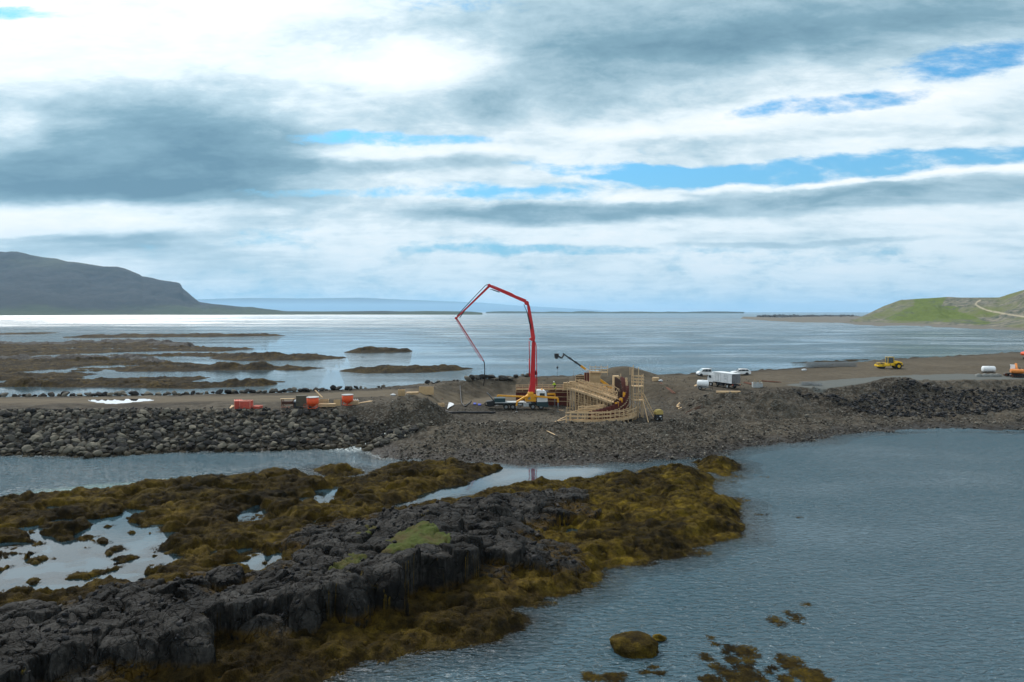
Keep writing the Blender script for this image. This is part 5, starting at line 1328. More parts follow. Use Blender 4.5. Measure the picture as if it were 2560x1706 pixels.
# 6 tower at the right
def tower():
    x0, y0 = 23.4, 131.2; t = thing('scaffold_tower', 'tall timber scaffold tower at the right end of the works', 'scaffold', (x0, y0, GF))
    hs_ = {(0, 0): 10.3, (1.9, 0): 8.6, (0, 1.6): 9.8, (1.9, 1.6): 8.3, (1.0, 0): 9.9, (1.0, 1.6): 7.4}
    for (x, y), h in hs_.items(): MB().beam((x, y, 0), (x, y, h), .12).build('post', TIMBER, t)
    for z in (3.5, 6.2):
        m_ = MB()
        for k in range(6): m_.box((.95, .1 + k * .28, z + (k % 2) * .008), (2.3, .25, .05))
        m_.build('platform', TIMBER, t)
    m_ = MB()
    for z in (3.4, 4.1, 4.7, 6.1, 6.9, 7.5, 8.1):
        m_.beam((-.1, -.08, z + .1), (2.1, -.08, z - .05), .05, .14)
        if z > 6 or z < 4: m_.beam((-.1, 1.68, z), (2.1, 1.68, z), .05, .14)
        m_.beam((1.98, -.1, z), (1.98, 1.7, z), .05, .14)
    m_.build('guard_rail', TIMBER, t)
    for a, b in (((0, -.1, .1), (1.9, -.1, 3.3)), ((1.9, -.1, .1), (0, -.1, 3.3)), ((0, -.1, 3.6), (1.9, -.1, 6.0)), ((2.0, 0, .2), (2.0, 1.6, 3.2)), ((2.0, 1.6, 3.4), (2.0, 0, 6.1))):
        MB().beam(a, b, .05, .12).build('brace', TIMBER2, t)
tower()
for k, (a, b, lab) in enumerate(((((25.3, 131.0, 6.3)), (1640, 1047), 'upper long raking shore propping the scaffold tower beside the yellow-hooded machine'),
        (((25.2, 131.2, 5.2)), (1621, 1058), 'lower raking shore propping the scaffold tower, foot nearest the gravel bank'),
        (((25.3, 132.4, 5.6)), (1634, 1044), 'thin raking shore just behind the upper long shore of the tower'))):
    x, y = G(b[0], b[1], 1.4); z = gz(x, y); m_ = MB(); m_.beam((0, 0, 0), Vector(a) - Vector((x, y, z)), .11, .15)
    o = m_.build('raking_shore', TIMBER, loc=(x, y, z)); tag(o, lab, 'timber prop')
# 7 boxes and panels standing at the back
def panelbox(label, u0, u1, v0, v1, y, depth, matl, rz=0, ribs=True, name='shutter_box', cat='formwork', horiz=True, ztop=None):
    a = atY(u0, v1, y); b = atY(u1, v0, y); w_ = b.x - a.x; h_ = b.z - a.z
    t = thing(name, label, cat, ((a.x + b.x) / 2, y, a.z), rz)
    MB().box((0, depth / 2, h_ / 2), (w_, depth, h_)).build('sheathing', matl, t)
    if ribs:
        fr = MB()
        n = max(2, int(w_ / .42))
        for k in range(n + 1): fr.box((-w_ / 2 + w_ * k / n, -.05, h_ / 2), (.07, .1, h_ * .99))
        if horiz:
            n = max(2, int(h_ / .45))
            for k in range(n + 1): fr.box((0, -.12, .03 + (h_ - .06) * k / n), (w_ * 1.03, .07, .09))
        fr.build('ribs', TIMBER, t)
    return t
panelbox('upright timber-ribbed shutter panel left of the red panel', 1440, 1460, 939, 966, 148, .5, FORMD)
panelbox('stack of timber-ribbed shutter frames stepping up from the walkway', 1424, 1439, 954, 975, 146.5, .8, PLY)
panelbox('small ribbed shutter frame lowest in the stepped row', 1409, 1424, 957, 976, 146, .8, PLY)
panelbox('dark red shutter panel beside the plywood box', 1460.5, 1473.5, 932, 966, 147.5, .5, FORM, ribs=True, horiz=False)
pb = panelbox('tall plywood shutter box topped by a timber guard rail', 1476, 1501, 930, 966, 147, 2.2, PLY, horiz=False, ribs=False)
pl_ = MB()
for k in range(9): pl_.box((-1.0 + k * .25, -.03, .9), (.05, .05, 1.75))
pl_.build('cleats', TIMBER2, pb)
pr = MB()
for x in (-1.2, 0, 1.2, 2.6): pr.beam((x, -.2, 2.4), (x, -.2, 4.6), .09)
for z in (3.2, 3.7, 4.2): pr.beam((-1.3, -.25, z), (2.7, -.25, z - .06), .05, .15)
for y in (-.2, .4, 1.0): pr.box((.7, y, 3.0), (3.9, .5, .06))
pr.build('guard_rail', TIMBER, pb)
panelbox('square plywood shutter box beside the curved wall', 1534, 1549, 941, 983, 140, 1.8, PLY, horiz=True, ribs=False)
# slender props inside the curve
for k, (u0, v0, u1, v1) in enumerate(((1536, 998, 1552, 964), (1543, 1000, 1556, 968), (1531, 996, 1544, 972), (1548, 1002, 1560, 978))):
    a = atY(u0, v0, 133); b = atY(u1, v1, 135); m_ = MB(); m_.beam((0, 0, 0), b - a, .07); o = m_.build('slender_prop', TIMBER2, loc=a)
    tag(o, 'slender slanting prop inside the curved shutter', 'timber prop', 'slender props inside the curved shutter')
# clutter of loose timbers on the inner decks
rs2 = random.Random(77)
for k in range(26):
    u = rs2.uniform(1475, 1535); v = 970 + (u - 1475) * .18 + rs2.uniform(0, 9); y = 141 - (u - 1475) * .03
    a = atY(u, v, y); ang = rs2.uniform(0, 3.14); L_ = rs2.uniform(.7, 1.8); b = Vector((math.cos(ang) * L_, math.sin(ang) * L_ * .6, rs2.uniform(-.3, .5)))
    m_ = MB(); m_.beam((0, 0, 0), b, .09, .06); o = m_.build('loose_board', TIMBER, loc=a); tag(o, 'loose timber board lying across the joists of the back walkway', 'board', 'loose boards on the back walkway')
m_ = MB(); a = atY(1424, 1032, 126.5); b = atY(1487, 1014, 131); c_ = atY(1510, 1024, 128)
m_.beam((0, 0, 0), b - a, .09, .16); o = m_.build('long_plank', TIMBER, loc=a); tag(o, 'long plank sloping up to the middle of the works over the front walkway', 'plank')
m_ = MB(); m_.beam((0, 0, 0), c_ - b, .09, .16); o = m_.build('short_plank', TIMBER, loc=b); tag(o, 'short plank sloping down to the right from the top of the long sloping plank', 'plank')
fr_ = GV(1416, 1036, 1.4); t = thing('timber_trestle', 'low frame of weathered timber at the left foot of the works', 'timber frame', (fr_.x, fr_.y, gz(fr_.x, fr_.y)), .2)
for x in (0, .7, 1.4): MB().beam((x, 0, 0), (x, 0, 1.3), .1).build('post', TIMBER2, t)
m_ = MB(); m_.beam((-.1, -.06, .5), (1.5, -.06, .5), .05, .2); m_.beam((-.1, -.06, 1.15), (1.5, -.06, 1.2), .05, .2); m_.beam((0, .4, .05), (1.5, .4, .05), .8, .2); m_.build('rails', TIMBER2, t)
# thin steel starter bars above the shutters
for k, (u, v0, v1) in enumerate(((1434.5, 956, 924), (1479, 932, 917), (1497.7, 930, 917.5), (1575, 938, 919), (1581, 940, 923), (1552, 944, 935))):
    a = atY(u, v0, 146 if u < 1500 else 132); b = atY(u, v1, 146 if u < 1500 else 132)
    m_ = MB(); m_.beam((0, 0, 0), b - a, .09 if u > 1550 else .05); o = m_.build('upright_pole', TIMBER if u > 1550 else RUST, loc=a)
    tag(o, ('bare timber pole standing above the right-hand scaffold' if u > 1500 else 'thin dark pole sticking up above the back shutters'), 'pole', 'timber poles above the tower' if u > 1500 else 'thin poles above the back shutters')
# ------------------------------------------------------------------ people
def person(name_label, loc, face, jacket, trousers, helmet, lean=.15, stride=.12, hivis_legs=False):
    """skinned figure 1.8 m tall facing +x before rotation"""
    t = thing('person', name_label, 'person', loc, face)
    J = {'pel': (0, 0, .95, .15), 'waist': (.02, 0, 1.12, .14), 'chest': (.06 + lean * .3, 0, 1.34, .17), 'neck': (.10 + lean * .6, 0, 1.50, .065), 'head': (.12 + lean * .8, 0, 1.62, .098), 'crown': (.13 + lean * .8, 0, 1.71, .085),
         'shl': (.08 + lean * .5, .20, 1.43, .075), 'ell': (.14 + lean, .27, 1.16, .055), 'wrl': (.32 + lean, .20, 1.00, .04),
         'shr': (.08 + lean * .5, -.20, 1.43, .075), 'elr': (.10 + lean, -.28, 1.15, .055), 'wrr': (.28 + lean, -.24, .95, .04),
         'hil': (0, .10, .90, .11), 'knl': (.05 + stride, .11, .50, .075), 'anl': (stride * .6, .11, .09, .055), 'tol': (stride * .6 + .17, .12, .04, .045),
         'hir': (0, -.10, .90, .11), 'knr': (.02 - stride * .3, -.11, .50, .075), 'anr': (-stride, -.11, .09, .055), 'tor': (-stride + .17, -.12, .04, .045)}
    E = [('pel', 'waist'), ('waist', 'chest'), ('chest', 'neck'), ('neck', 'head'), ('head', 'crown'), ('chest', 'shl'), ('shl', 'ell'), ('ell', 'wrl'), ('chest', 'shr'), ('shr', 'elr'), ('elr', 'wrr'),
         ('pel', 'hil'), ('hil', 'knl'), ('knl', 'anl'), ('anl', 'tol'), ('pel', 'hir'), ('hir', 'knr'), ('knr', 'anr'), ('anr', 'tor')]
    def skin(keys, nm, matl, grow=1.0, extra=()):
        ks = list(keys); idx = {k: i for i, k in enumerate(ks)}; pts = [J[k] for k in ks]; ed = [(idx[a], idx[b]) for a, b in E if a in idx and b in idx]
        for side_ in extra:
            w_ = idx['wr' + side_]; o = J['wr' + side_]; s = 1 if side_ == 'l' else -1
            pi_ = len(pts); pts.append((o[0] + .07, o[1], o[2] - .03, .034)); ed.append((w_, pi_))
            for k, (dy_, L_) in enumerate(((-.032, .065), (-.011, .08), (.011, .075), (.032, .06))):
                a_ = len(pts); pts.append((o[0] + .10 + L_ * .5, o[1] + dy_, o[2] - .05, .010)); ed.append((pi_, a_)); pts.append((o[0] + .10 + L_ * .85, o[1] + dy_, o[2] - .09, .008)); ed.append((a_, a_ + 1))
            a_ = len(pts); pts.append((o[0] + .09, o[1] - s * .05, o[2] - .03, .011)); ed.append((pi_, a_))
        me = bpy.data.meshes.new(nm); me.from_pydata([p[:3] for p in pts], ed, []); me.materials.append(matl)
        ob = bpy.data.objects.new(nm, me); COL.objects.link(ob)
        m_ = ob.modifiers.new('skin', 'SKIN'); 
        for v, p in zip(me.skin_vertices[0].data, pts): v.radius = (p[3] * grow, p[3] * grow)
        me.skin_vertices[0].data[0].use_root = True
        m_.use_smooth_shade = True
        s_ = ob.modifiers.new('sub', 'SUBSURF'); s_.levels = 1; s_.render_levels = 1
        ob.parent = t; return ob
    skin(['pel'] + [k for k in J if k != 'pel'], 'body', SKIN, .92, ('l', 'r'))
    hx = J['head']; hd = MB(); hd.cyl((hx[0] + .09, 0, hx[2] - .01), (hx[0] + .125, 0, hx[2] - .02), .02, .012, 6)
    for y in (-.035, .035): hd.cyl((hx[0] + .075, y, hx[2] + .025), (hx[0] + .095, y, hx[2] + .025), .012, n=6)
    for y in (-.1, .1): hd.cyl((hx[0], y * .85, hx[2]), (hx[0], y * 1.08, hx[2]), .03, n=8)
    hd.build('face', SKIN, t)
    skin(['waist', 'pel', 'chest', 'shl', 'ell', 'shr', 'elr', 'wrl', 'wrr'], 'jacket', jacket, 1.18)
    skin(['pel', 'hil', 'knl', 'anl', 'hir', 'knr', 'anr'], 'trousers', trousers, 1.14)
    if hivis_legs:
        for k, s in (('l', 1), ('r', -1)):
            a = Vector(J['kn' + k][:3]); b = Vector(J['an' + k][:3]); MB().cyl(a.lerp(b, .3), a.lerp(b, .85), .095, .085).build('leg_band', HIVIS, t)
    bt = MB()
    for k in 'lr':
        a = Vector(J['an' + k][:3]); c = Vector(J['to' + k][:3]); bt.beam(a - Vector((.07, 0, .03)), c + Vector((.05, 0, -.01)), .11, .10)
    bt.build('boots', BLACK, t)
    h = MB(); cx, cz = J['crown'][0], J['crown'][2] - .02
    rings = [(.135, 0), (.13, .05), (.10, .10), (.05, .13), (.005, .138)]
    pts_ = [(cx, 0, cz + z) for r, z in rings]; h.tube(pts_, [r for r, z in rings], 14); h.cyl((cx + .03, 0, cz - .005), (cx + .03, 0, cz + .008), .165, n=16); h.build('helmet', helmet, t)
    return t
pw = atY(1387, 976, 148.3); pw.z = 5.32
person('person in a hi-vis yellow jacket and dark trousers walking along the formwork wall', pw - Vector((0, .9, .15)), R(205), HIVIS, NAVY, WHITE2, lean=.22, hivis_legs=True)
q_ = atY(1518, 975, 157); person('person with a white helmet and dark clothes behind the plywood box', (q_.x, q_.y, gz(q_.x, q_.y)), R(-100), NAVY, NAVY, WHITE2, lean=.05)

def on_ground(u, v, z=5.0):
    x, y = G(u, v, z)
    for _ in range(6):
        z = gz(x, y); x, y = G(u, v, z)
    return Vector((x, y, gz(x, y)))

# ------------------------------------------------------------------ vehicles on the right
def box_truck():
    o = on_ground(1829, 974); a_ = R(114); o = o - Vector((-math.sin(a_), math.cos(a_), 0)) * 2.45; o.z = gz(o.x, o.y) + .02; t = thing('box_truck', 'old white box truck with soot-stained rear doors', 'truck', o, a_)
    # +x forward; origin at the rear near corner (left side is hidden, right side faces the camera after turning)
    b = MB(); b.box((3.0, 1.25, 2.28), (6.0, 2.45, 2.15)); box = b.build('cargo_box', WHITE, t, .03)
    MB().box((3.0, 1.25, 3.39), (6.08, 2.52, .07)).build('roof_edge', WHITE2, box)
    r_ = MB(); r_.box((-.03, .65, 2.25), (.05, 1.12, 1.98)); r_.build('rear_door', SOOT, box)
    r_ = MB(); r_.box((-.03, 1.83, 2.25), (.05, 1.15, 1.98)); r_.build('rear_door', SOOT, box)
    d = MB(); 
    for yy_, s in ((2.49, 1), (.01, -1)):
        for x0, w_ in ((3.5, .8), (4.35, .8), (1.4, 1.0)):
            for a, b2, c, e in ((x0, 1.45, x0 + w_, 1.45), (x0, 3.05, x0 + w_, 3.05)): d.beam((a, yy_, b2), (c, yy_, e), .03)
            for xx_ in (x0, x0 + w_): d.beam((xx_, yy_, 1.45), (xx_, yy_, 3.05), .03)
    d.build('side_panel_trim', GREYM, box)
    for yy_ in (2.5, -.02):
        e = MB(); 
        for k in range(5): e.box((1.75 + k * .14 - .0, yy_, 2.8 - (k % 3) * .16), (.10, .02, .10))
        e.box((1.9, yy_, 2.15), (.6, .02, .12)); e.build('painted_emblem', GREYM, box)
    c = MB(); c.prism([(6.25, .95), (8.0, .95), (8.1, 1.3), (8.05, 1.95), (7.75, 2.75), (6.3, 2.85)], .1, 2.4); cab = c.build('cab', WHITE, t, .04)
    for yy_ in (.08, 2.42): MB().box((7.15, yy_, 2.2), (.85, .04, .6)).build('side_window', GLASS, cab)
    MB().beam((8.09, 1.25, 2.0), (7.84, 1.25, 2.65), 2.0, .04).build('windscreen', GLASS, cab)
    MB().box((8.1, 1.25, .85), (.2, 2.4, .3)).build('bumper', BLACK, t)
    f = MB(); 
    for y in (.8, 1.7): f.box((3.9, y, .95), (8.0, .12, .26))
    for x in (-.1, 1.0, 2.6, 4.2): f.box((x, 1.25, .9), (.12, 1.9, .2))
    f.box((-.15, 1.25, .7), (.12, 2.3, .14)); f.box((3.4, 2.15, .7), (1.2, .5, .5)); f.box((3.4, .35, .7), (1.2, .5, .5)); f.build('chassis', BLACK, t)
    for x in (1.5, 6.9):
        for y, s in ((.3, -1), (2.25, 1)): wheel(t, (x, y, .52), .52, .34, LGREY, s)
    for y in (.25, 2.25): MB().box((-.12, y, .95), (.06, .3, .16)).build('tail_light', ORANGE, t)
    for y in (-.1, 2.6):
        m_ = MB(); m_.box((7.9, y, 2.2), (.06, .2, .45)); m_.beam((7.8, y, 2.3), (7.7, 1.25 + (y - 1.25) * .85, 2.4), .03); m_.build('wing_mirror', BLACK, cab)
box_truck()
def tank(label, o, rz, L_, r_, legs='wheels', cat='tank', mark=True):
    t = thing('liquid_tank', label, cat, o, rz); z = r_ + (.55 if legs == 'wheels' else .35)
    b = MB(); n = 24; prof = [(-L_ / 2 - r_ * .16, 0), (-L_ / 2 - r_ * .14, r_ * .55), (-L_ / 2, r_ * .92), (-L_ / 2 + .08, r_), (L_ / 2 - .08, r_), (L_ / 2, r_ * .92), (L_ / 2 + r_ * .14, r_ * .55), (L_ / 2 + r_ * .16, 0)]
    b.tube([(x, 0, z) for x, q in prof], [max(q, .01) for x, q in prof], n); sh = b.build('shell', WHITE2, t)
    MB().cyl((0, 0, z + r_ - .03), (0, 0, z + r_ + .12), .2).build('filler_cap', GREYM, sh)
    if mark:
        MB().box((-.1, -r_ * .985, z + .08), (.42, .03, .3)).build('hazard_placard', SALMON, sh)
    f = MB()
    for x in (-L_ * .3, L_ * .3): f.box((x, 0, z - r_ * .93), (.16, r_ * 1.4, .3))
    for y in (-r_ * .5, r_ * .5): f.box((0, y, z - r_ - .08), (L_ * 1.05, .12, .14))
    f.build('cradle', GREYM if legs == 'wheels' else BLACK, t)
    if legs == 'wheels':
        for y, s in ((-r_ * .95, -1), (r_ * .95, 1)): wheel(t, (.5, y, .38), .38, .22, GREYM, s)
        m_ = MB(); m_.beam((-L_ / 2, 0, .5), (-L_ / 2 - 1.0, 0, .45), .1); m_.cyl((-L_ / 2 - .9, 0, .5), (-L_ / 2 - .9, 0, .02), .05); m_.build('drawbar', BLACK, t)
    return t
tank('white tank trailer on small wheels parked beside the box truck cab', on_ground(1757, 974), R(158), 2.2, .75)
o = on_ground(2470, 941); 
tank('white fuel tank on a dark cradle behind the concrete blocks', on_ground(2471, 934), R(172), 2.9, .80, 'skids')
def car(label, o, rz, kind, sc=1.0, cat='car'):
    t = thing('parked_car', label, cat, o, rz, scale=sc)
    if kind == 'suv': pr_ = [(-2.3, .35), (2.2, .35), (2.3, .6), (2.2, .85), (1.15, 1.02), (.45, 1.52), (-.3, 1.62), (-1.5, 1.60), (-2.15, 1.15), (-2.35, .8)]; wb = (1.4, -1.35)
    elif kind == 'van': pr_ = [(-2.6, .40), (2.3, .40), (2.4, .75), (2.2, 1.15), (1.7, 1.35), (.95, 2.0), (.5, 2.08), (-1.0, 2.05), (-1.25, 1.95), (-1.3, 1.1), (-2.6, 1.1)]; wb = (1.55, -1.6)
    b = MB(); b.prism(pr_, -.88, .88); body = b.build('body', WHITE2, t, .10)
    if kind == 'suv':
        win = [(-1.75, 1.08), (.95, 1.08), (.40, 1.46), (-1.45, 1.50)]
        for a, c in ((-1.75, -.95), (-.88, .0), (.07, .92)): pass
        for y in (-.895, .895):
            for q in ([(-1.85, 1.08), (-1.05, 1.08), (-1.05, 1.50), (-1.5, 1.50)], [(-.98, 1.08), (-.05, 1.08), (-.05, 1.50), (-.98, 1.50)], [(.02, 1.06), (.95, 1.06), (.38, 1.47), (.02, 1.48)]):
                MB().prism(q, y - .012, y + .012).build('side_window', GLASS, body)
        MB().beam((1.14, 0, 1.06), (.50, 0, 1.53), 1.5, .05).build('windscreen', GLASS, body)
        rr_ = MB(); [rr_.beam((-1.4, y, 1.68), (.2, y, 1.66), .04) for y in (-.65, .65)]; rr_.build('roof_rail', BLACK, body)
    else:
        for y in (-.895, .895):
            for q in ([(-1.15, 1.25), (-.35, 1.25), (-.35, 1.88), (-1.1, 1.88)], [(-.27, 1.25), (.55, 1.25), (.50, 1.90), (-.27, 1.90)], [(.62, 1.28), (1.5, 1.34), (.90, 1.86), (.62, 1.90)]):
                MB().prism(q, y - .012, y + .012).build('side_window', GLASS, body)
        MB().beam((1.72, 0, 1.38), (1.0, 0, 1.99), 1.5, .05).build('windscreen', GLASSB, body)
        mm = MB(); mm.beam((-2.5, 0, 1.2), (-2.5, 0, 2.3), .06, 1.6, up=(1, 0, 0)) if False else mm.beam((-1.4, -.7, 1.1), (-1.4, -.7, 2.35), .06); mm.beam((-1.4, .7, 1.1), (-1.4, .7, 2.35), .06); mm.beam((-1.4, -.7, 2.3), (-1.4, .7, 2.3), .06); mm.beam((-.5, 0, 2.08), (-.5, 0, 2.6), .03); mm.build('load_frame', GREYM, t)
    for x in wb:
        for y, s in ((-.78, -1), (.78, 1)): wheel(t, (x, y, .35), .35, .22, LGREY, s)
        for y in (-.885, .885):
            a_ = MB(); a_.cyl((x, y - .01, .37), (x, y + .01, .37), .43, n=20); a_.build('wheel_arch', BLACK, body)
    for y in (-.65, .65):
        MB().box((pr_[2][0] - .03, y, .75), (.08, .3, .14)).build('headlight', GLASSB, body); MB().box((pr_[0][0] - .0, y, .95), (.06, .22, .16)).build('tail_light', RED, body)
    MB().box((pr_[2][0], 0, .48), (.1, 1.6, .16)).build('bumper', BLACK, t)
    return t
car('white crew-cab pickup van half hidden behind the dirt heap', on_ground(1764, 941), R(187), 'van', 1.0, 'van')
car('white estate car parked behind the box truck', on_ground(1851, 938), R(176), 'suv', 1.10)
def roller():
    o = on_ground(2222, 921); t = thing('road_roller', 'yellow single-drum road roller parked at the seaward edge', 'road roller', o, R(180 - 4), scale=1.12)
    d = MB(); d.cyl((2.0, -1.0, .75), (2.0, 1.0, .75), .75, n=32); d.build('drum', BLACK, t)
    f = MB()
    for y in (-1.14, 1.14): f.prism([(.3, .75), (3.1, .55), (3.15, .95), (2.9, 1.15), (.3, 1.25)], y - .1, y + .1)
    f.box((3.05, 0, .8), (.25, 2.3, .45)); f.box((.4, 0, 1.0), (.35, 2.3, .5)); f.box((1.9, 0, 1.42), (2.1, 1.2, .12)); f.build('drum_frame', YEL2, t, .04)
    b = MB(); b.prism([(-.1, .8), (-3.0, .8), (-3.15, 1.2), (-2.9, 1.75), (-1.9, 2.0), (-1.2, 2.05), (-.9, 1.5), (-.1, 1.45)], -.75, .75); b.build('engine_hood', YEL2, t, .06)
    for y in (-1.05, 1.05):
        g = MB(); g.prism([(-2.7, 1.35), (-2.4, 1.55), (-1.6, 1.6), (-1.1, 1.3), (-1.0, 1.45), (-1.6, 1.75), (-2.5, 1.7), (-2.9, 1.4)], y - .28, y + .28); g.build('mudguard', YEL2, t)
        wheel(t, (-1.95, y, .75), .75, .5, YEL2, -1 if y < 0 else 1)
    b = MB(); b.box((-3.15, 0, .85), (.3, 1.4, .4)); b.build('counterweight', BLACK, t)
    c = MB()
    for x, y in ((-.9, -.65), (-.9, .65), (.55, -.65), (.55, .65)): c.beam((x, y, 1.4), (x * .96, y, 2.95), .09)
    c.box((-.17, 0, 1.42), (1.55, 1.4, .12)); cf = c.build('cab_frame', YEL2, t)
    MB().box((-.17, 0, 3.0), (1.75, 1.55, .12)).build('cab_roof', STRAW, cf, .03)
    MB().box((-.17, 0, 2.2), (1.40, 1.27, 1.45)).build('cab_glazing', GLASS, cf)
    for y in (-1.245, 1.245): MB().box((2.0, y, .98), (.5, .02, .14)).build('name_panel', BLACK, t)
    return t
roller()
def excavator(o, rz, col, label, sc=1.0, cabcol=None, boom=True, slew=0.0):
    t = thing('excavator', label, 'excavator', o, rz, scale=sc)
    for y in (-1.15, 1.15):
        pts = [(-1.9, .1), (1.9, .1), (2.25, .3), (2.3, .6), (2.0, .88), (-2.0, .88), (-2.3, .6), (-2.25, .3)]
        m_ = MB(); m_.prism(pts, y - .28, y + .28); tr = m_.build('track', BLACK, t, .03)
        m_ = MB()
        for k in range(7): m_.cyl((-1.7 + k * .56, y - .31, .3), (-1.7 + k * .56, y + .31, .3), .14, n=10)
        for x in (-1.95, 1.95): m_.cyl((x, y - .32, .5), (x, y + .32, .5), .32, n=14)
        m_.build('rollers', RUST, tr)
    MB().box((0, 0, .75), (2.2, 1.8, .4)).build('undercarriage', BLACK, t)
    MB().cyl((0, 0, .9), (0, 0, 1.12), .8).build('slew_ring', BLACK, t)
    b = MB(); b.prism([(-2.7, 1.15), (1.5, 1.15), (1.6, 1.5), (.6, 2.0), (-1.4, 2.15), (-2.5, 2.05), (-2.75, 1.7)], -1.3, 1.3); b.build('upper_body', col, t, .08)
    cw = MB(); cw.prism([(-2.75, 1.2), (-2.2, 1.2), (-2.2, 2.1), (-2.75, 1.95), (-2.95, 1.6)], -1.32, 1.32); cw.build('counterweight', col, t, .06)
    c = MB(); c.prism([(.1, 1.5), (1.65, 1.3), (1.7, 2.2), (1.35, 3.0), (.2, 3.05)], .3, 1.28); cab = c.build('cab', cabcol or col, t, .05)
    for y in (1.3, .28):
        MB().prism([(.25, 1.95), (.82, 1.95), (.82, 2.85), (.3, 2.85)], y - .012, y + .012).build('side_window', GLASS, cab); MB().prism([(.92, 1.9), (1.55, 1.85), (1.55, 2.25), (1.28, 2.85), (.92, 2.85)], y - .012, y + .012).build('side_window', GLASS, cab)
    MB().beam((1.72, .79, 2.05), (1.42, .79, 2.88), .85, .04).build('windscreen', GLASS, cab)
    if boom:
        m_ = MB(); m_.beam((1.0, -.1, 1.6), (3.6, -.1, 3.0), .45, .62); m_.beam((3.6, -.1, 3.0), (6.0, -.1, 2.3), .4, .5); bo = m_.build('boom', col, t, .03)
        m_ = MB(); m_.beam((6.0, -.1, 2.5), (5.5, -.1, .7), .32, .42); st = m_.build('dipper_arm', col, t, .03)
        m_ = MB(); m_.prism([(5.4, 1.0), (5.6, .3), (5.1, .02), (4.5, .25), (4.6, .4), (5.0, .35), (5.15, .9)], -.65, .45); m_.build('bucket', RUST, st)
        m_ = MB(); m_.cyl((1.4, -.1, 1.5), (3.0, -.1, 2.3), .1); m_.cyl((3.8, -.1, 3.3), (5.8, -.1, 2.75), .09); m_.build('ram', GREYM, bo)
    m_ = MB()
    for y in (-.4, -1.15): m_.beam((-2.3, y, 2.1), (-2.3, y, 2.5), .04); m_.beam((-.4, y, 2.1), (-.4, y, 2.5), .04); m_.beam((-2.3, y, 2.5), (-.4, y, 2.5), .04)
    m_.cyl((-1.9, -.5, 2.1), (-1.9, -.5, 2.55), .08); m_.build('handrail', BLACK, t)
    for ch_ in t.children:
        if ch_.name.split('.')[0] in ('upper_body', 'counterweight', 'cab', 'boom', 'dipper_arm', 'handrail'): ch_.rotation_euler[2] = slew
    return t
excavator(on_ground(2541, 943), R(-4), ORANGE2, 'orange tracked excavator with a white cab at the end of the gravel pad', 1.0, WHITE2, slew=R(62))
o = on_ground(2590, 902); 
excavator(o, R(-12), ORANGE, 'red-orange excavator standing high behind the orange one', 1.35, ORANGE, True)

# ------------------------------------------------------------------ stores and bits and pieces
def lumber(label, u0, v0, u1, v1, n, z=5.0, L_=None, spread=.8, mt=TIMBER, cat='timber', group=None, seed=0, th=.06, each=None):
    """loose planks as separate things"""
    r_ = random.Random(seed); a = on_ground(u0, v0, z); b = on_ground(u1, v1, z)
    for k in range(n):
        off = Vector((r_.uniform(-1, 1) * spread * .3, r_.uniform(-1, 1) * spread, 0)); j = Vector((r_.uniform(-.3, .3), r_.uniform(-.5, .5), 0))
        p = a + off; q = b + off + j; p.z = gz(p.x, p.y) + .08 + k * .02; q.z = gz(q.x, q.y) + .08 + k * .02
        m_ = MB(); m_.beam((0, 0, 0), q - p, .2, th); o_ = m_.build('plank', mt, loc=p); tag(o_, label, cat, (group or label) if n > 1 else group)
def stack(label, u, v, rz, L_, W_, H_, layers, mt=TIMBER, name='timber_stack', cat='timber stack', bearers=True, zoff=0.0):
    o_ = on_ground(u, v); t = thing(name, label, cat, (o_.x, o_.y, o_.z + zoff), rz); r_ = random.Random(u); n = max(2, int(W_ / .22)); h = (H_ - .1) / layers
    if bearers:
        m_ = MB(); [m_.box((x, 0, .05), (.1, W_, .1)) for x in (-L_ * .35, 0, L_ * .35)]; m_.build('bearer', TIMBER2, t)
    for l in range(layers):
        m_ = MB()
        for k in range(n): m_.box((r_.uniform(-.12, .12), -W_ / 2 + W_ * (k + .5) / n, .1 + h * (l + .5)), (L_, W_ / n * .92, h * .86))
        m_.build('plank_layer', mt, t)
    return t
stack('neat stack of long pale planks in front of the box truck', 1822, 983, R(-4), 4.8, .9, .5, 3)
lumber('long pale timber lying loose beside the white tank trailer', 1697, 977, 1742, 965, 9, spread=1.0, seed=1, group='loose timbers by the tank trailer')
stack('small square pallet stack of boards at the roadside behind the formwork', 1639, 954, 0, 1.3, 1.1, .95, 5)
lumber('pale offcut plank lying near the small pallet stack', 1614, 952, 1634, 955, 5, spread=.7, seed=2, group='offcuts near the pallet stack')
lumber('thin reddish board lying right of the small pallet stack', 1650, 958, 1685, 966, 4, spread=.8, seed=3, mt=RUST, group='reddish boards right of the pallet stack')
lumber('rusty bar lying in the debris right of the box truck', 1862, 958, 1880, 962, 7, spread=1.4, seed=4, mt=RUST, group='rusty bars right of the box truck', th=.1)
lumber('rusty rebar offcut lying near the metal crate', 1905, 954, 1945, 957, 6, spread=1.2, seed=5, mt=RUST, group='rebar offcuts by the metal crate', th=.08)
lumber('weathered plank in the churned ground below the box truck', 1720, 988, 1760, 994, 3, spread=1.5, seed=6, mt=RUST, group='weathered planks below the box truck', th=.08)
o_ = on_ground(1605, 956); t = thing('site_skip', 'small rust-brown metal box on the road edge left of the pallet stack', 'skip', o_)
m_ = MB(); m_.prism([(-.8, 0), (.8, 0), (.95, 1.25), (-.95, 1.25)], -.6, .6); m_.build('tub', RUST, t, .02); m_ = MB(); m_.box((0, 0, 1.25), (2.0, 1.3, .08)); m_.build('rim', FORMD, t)
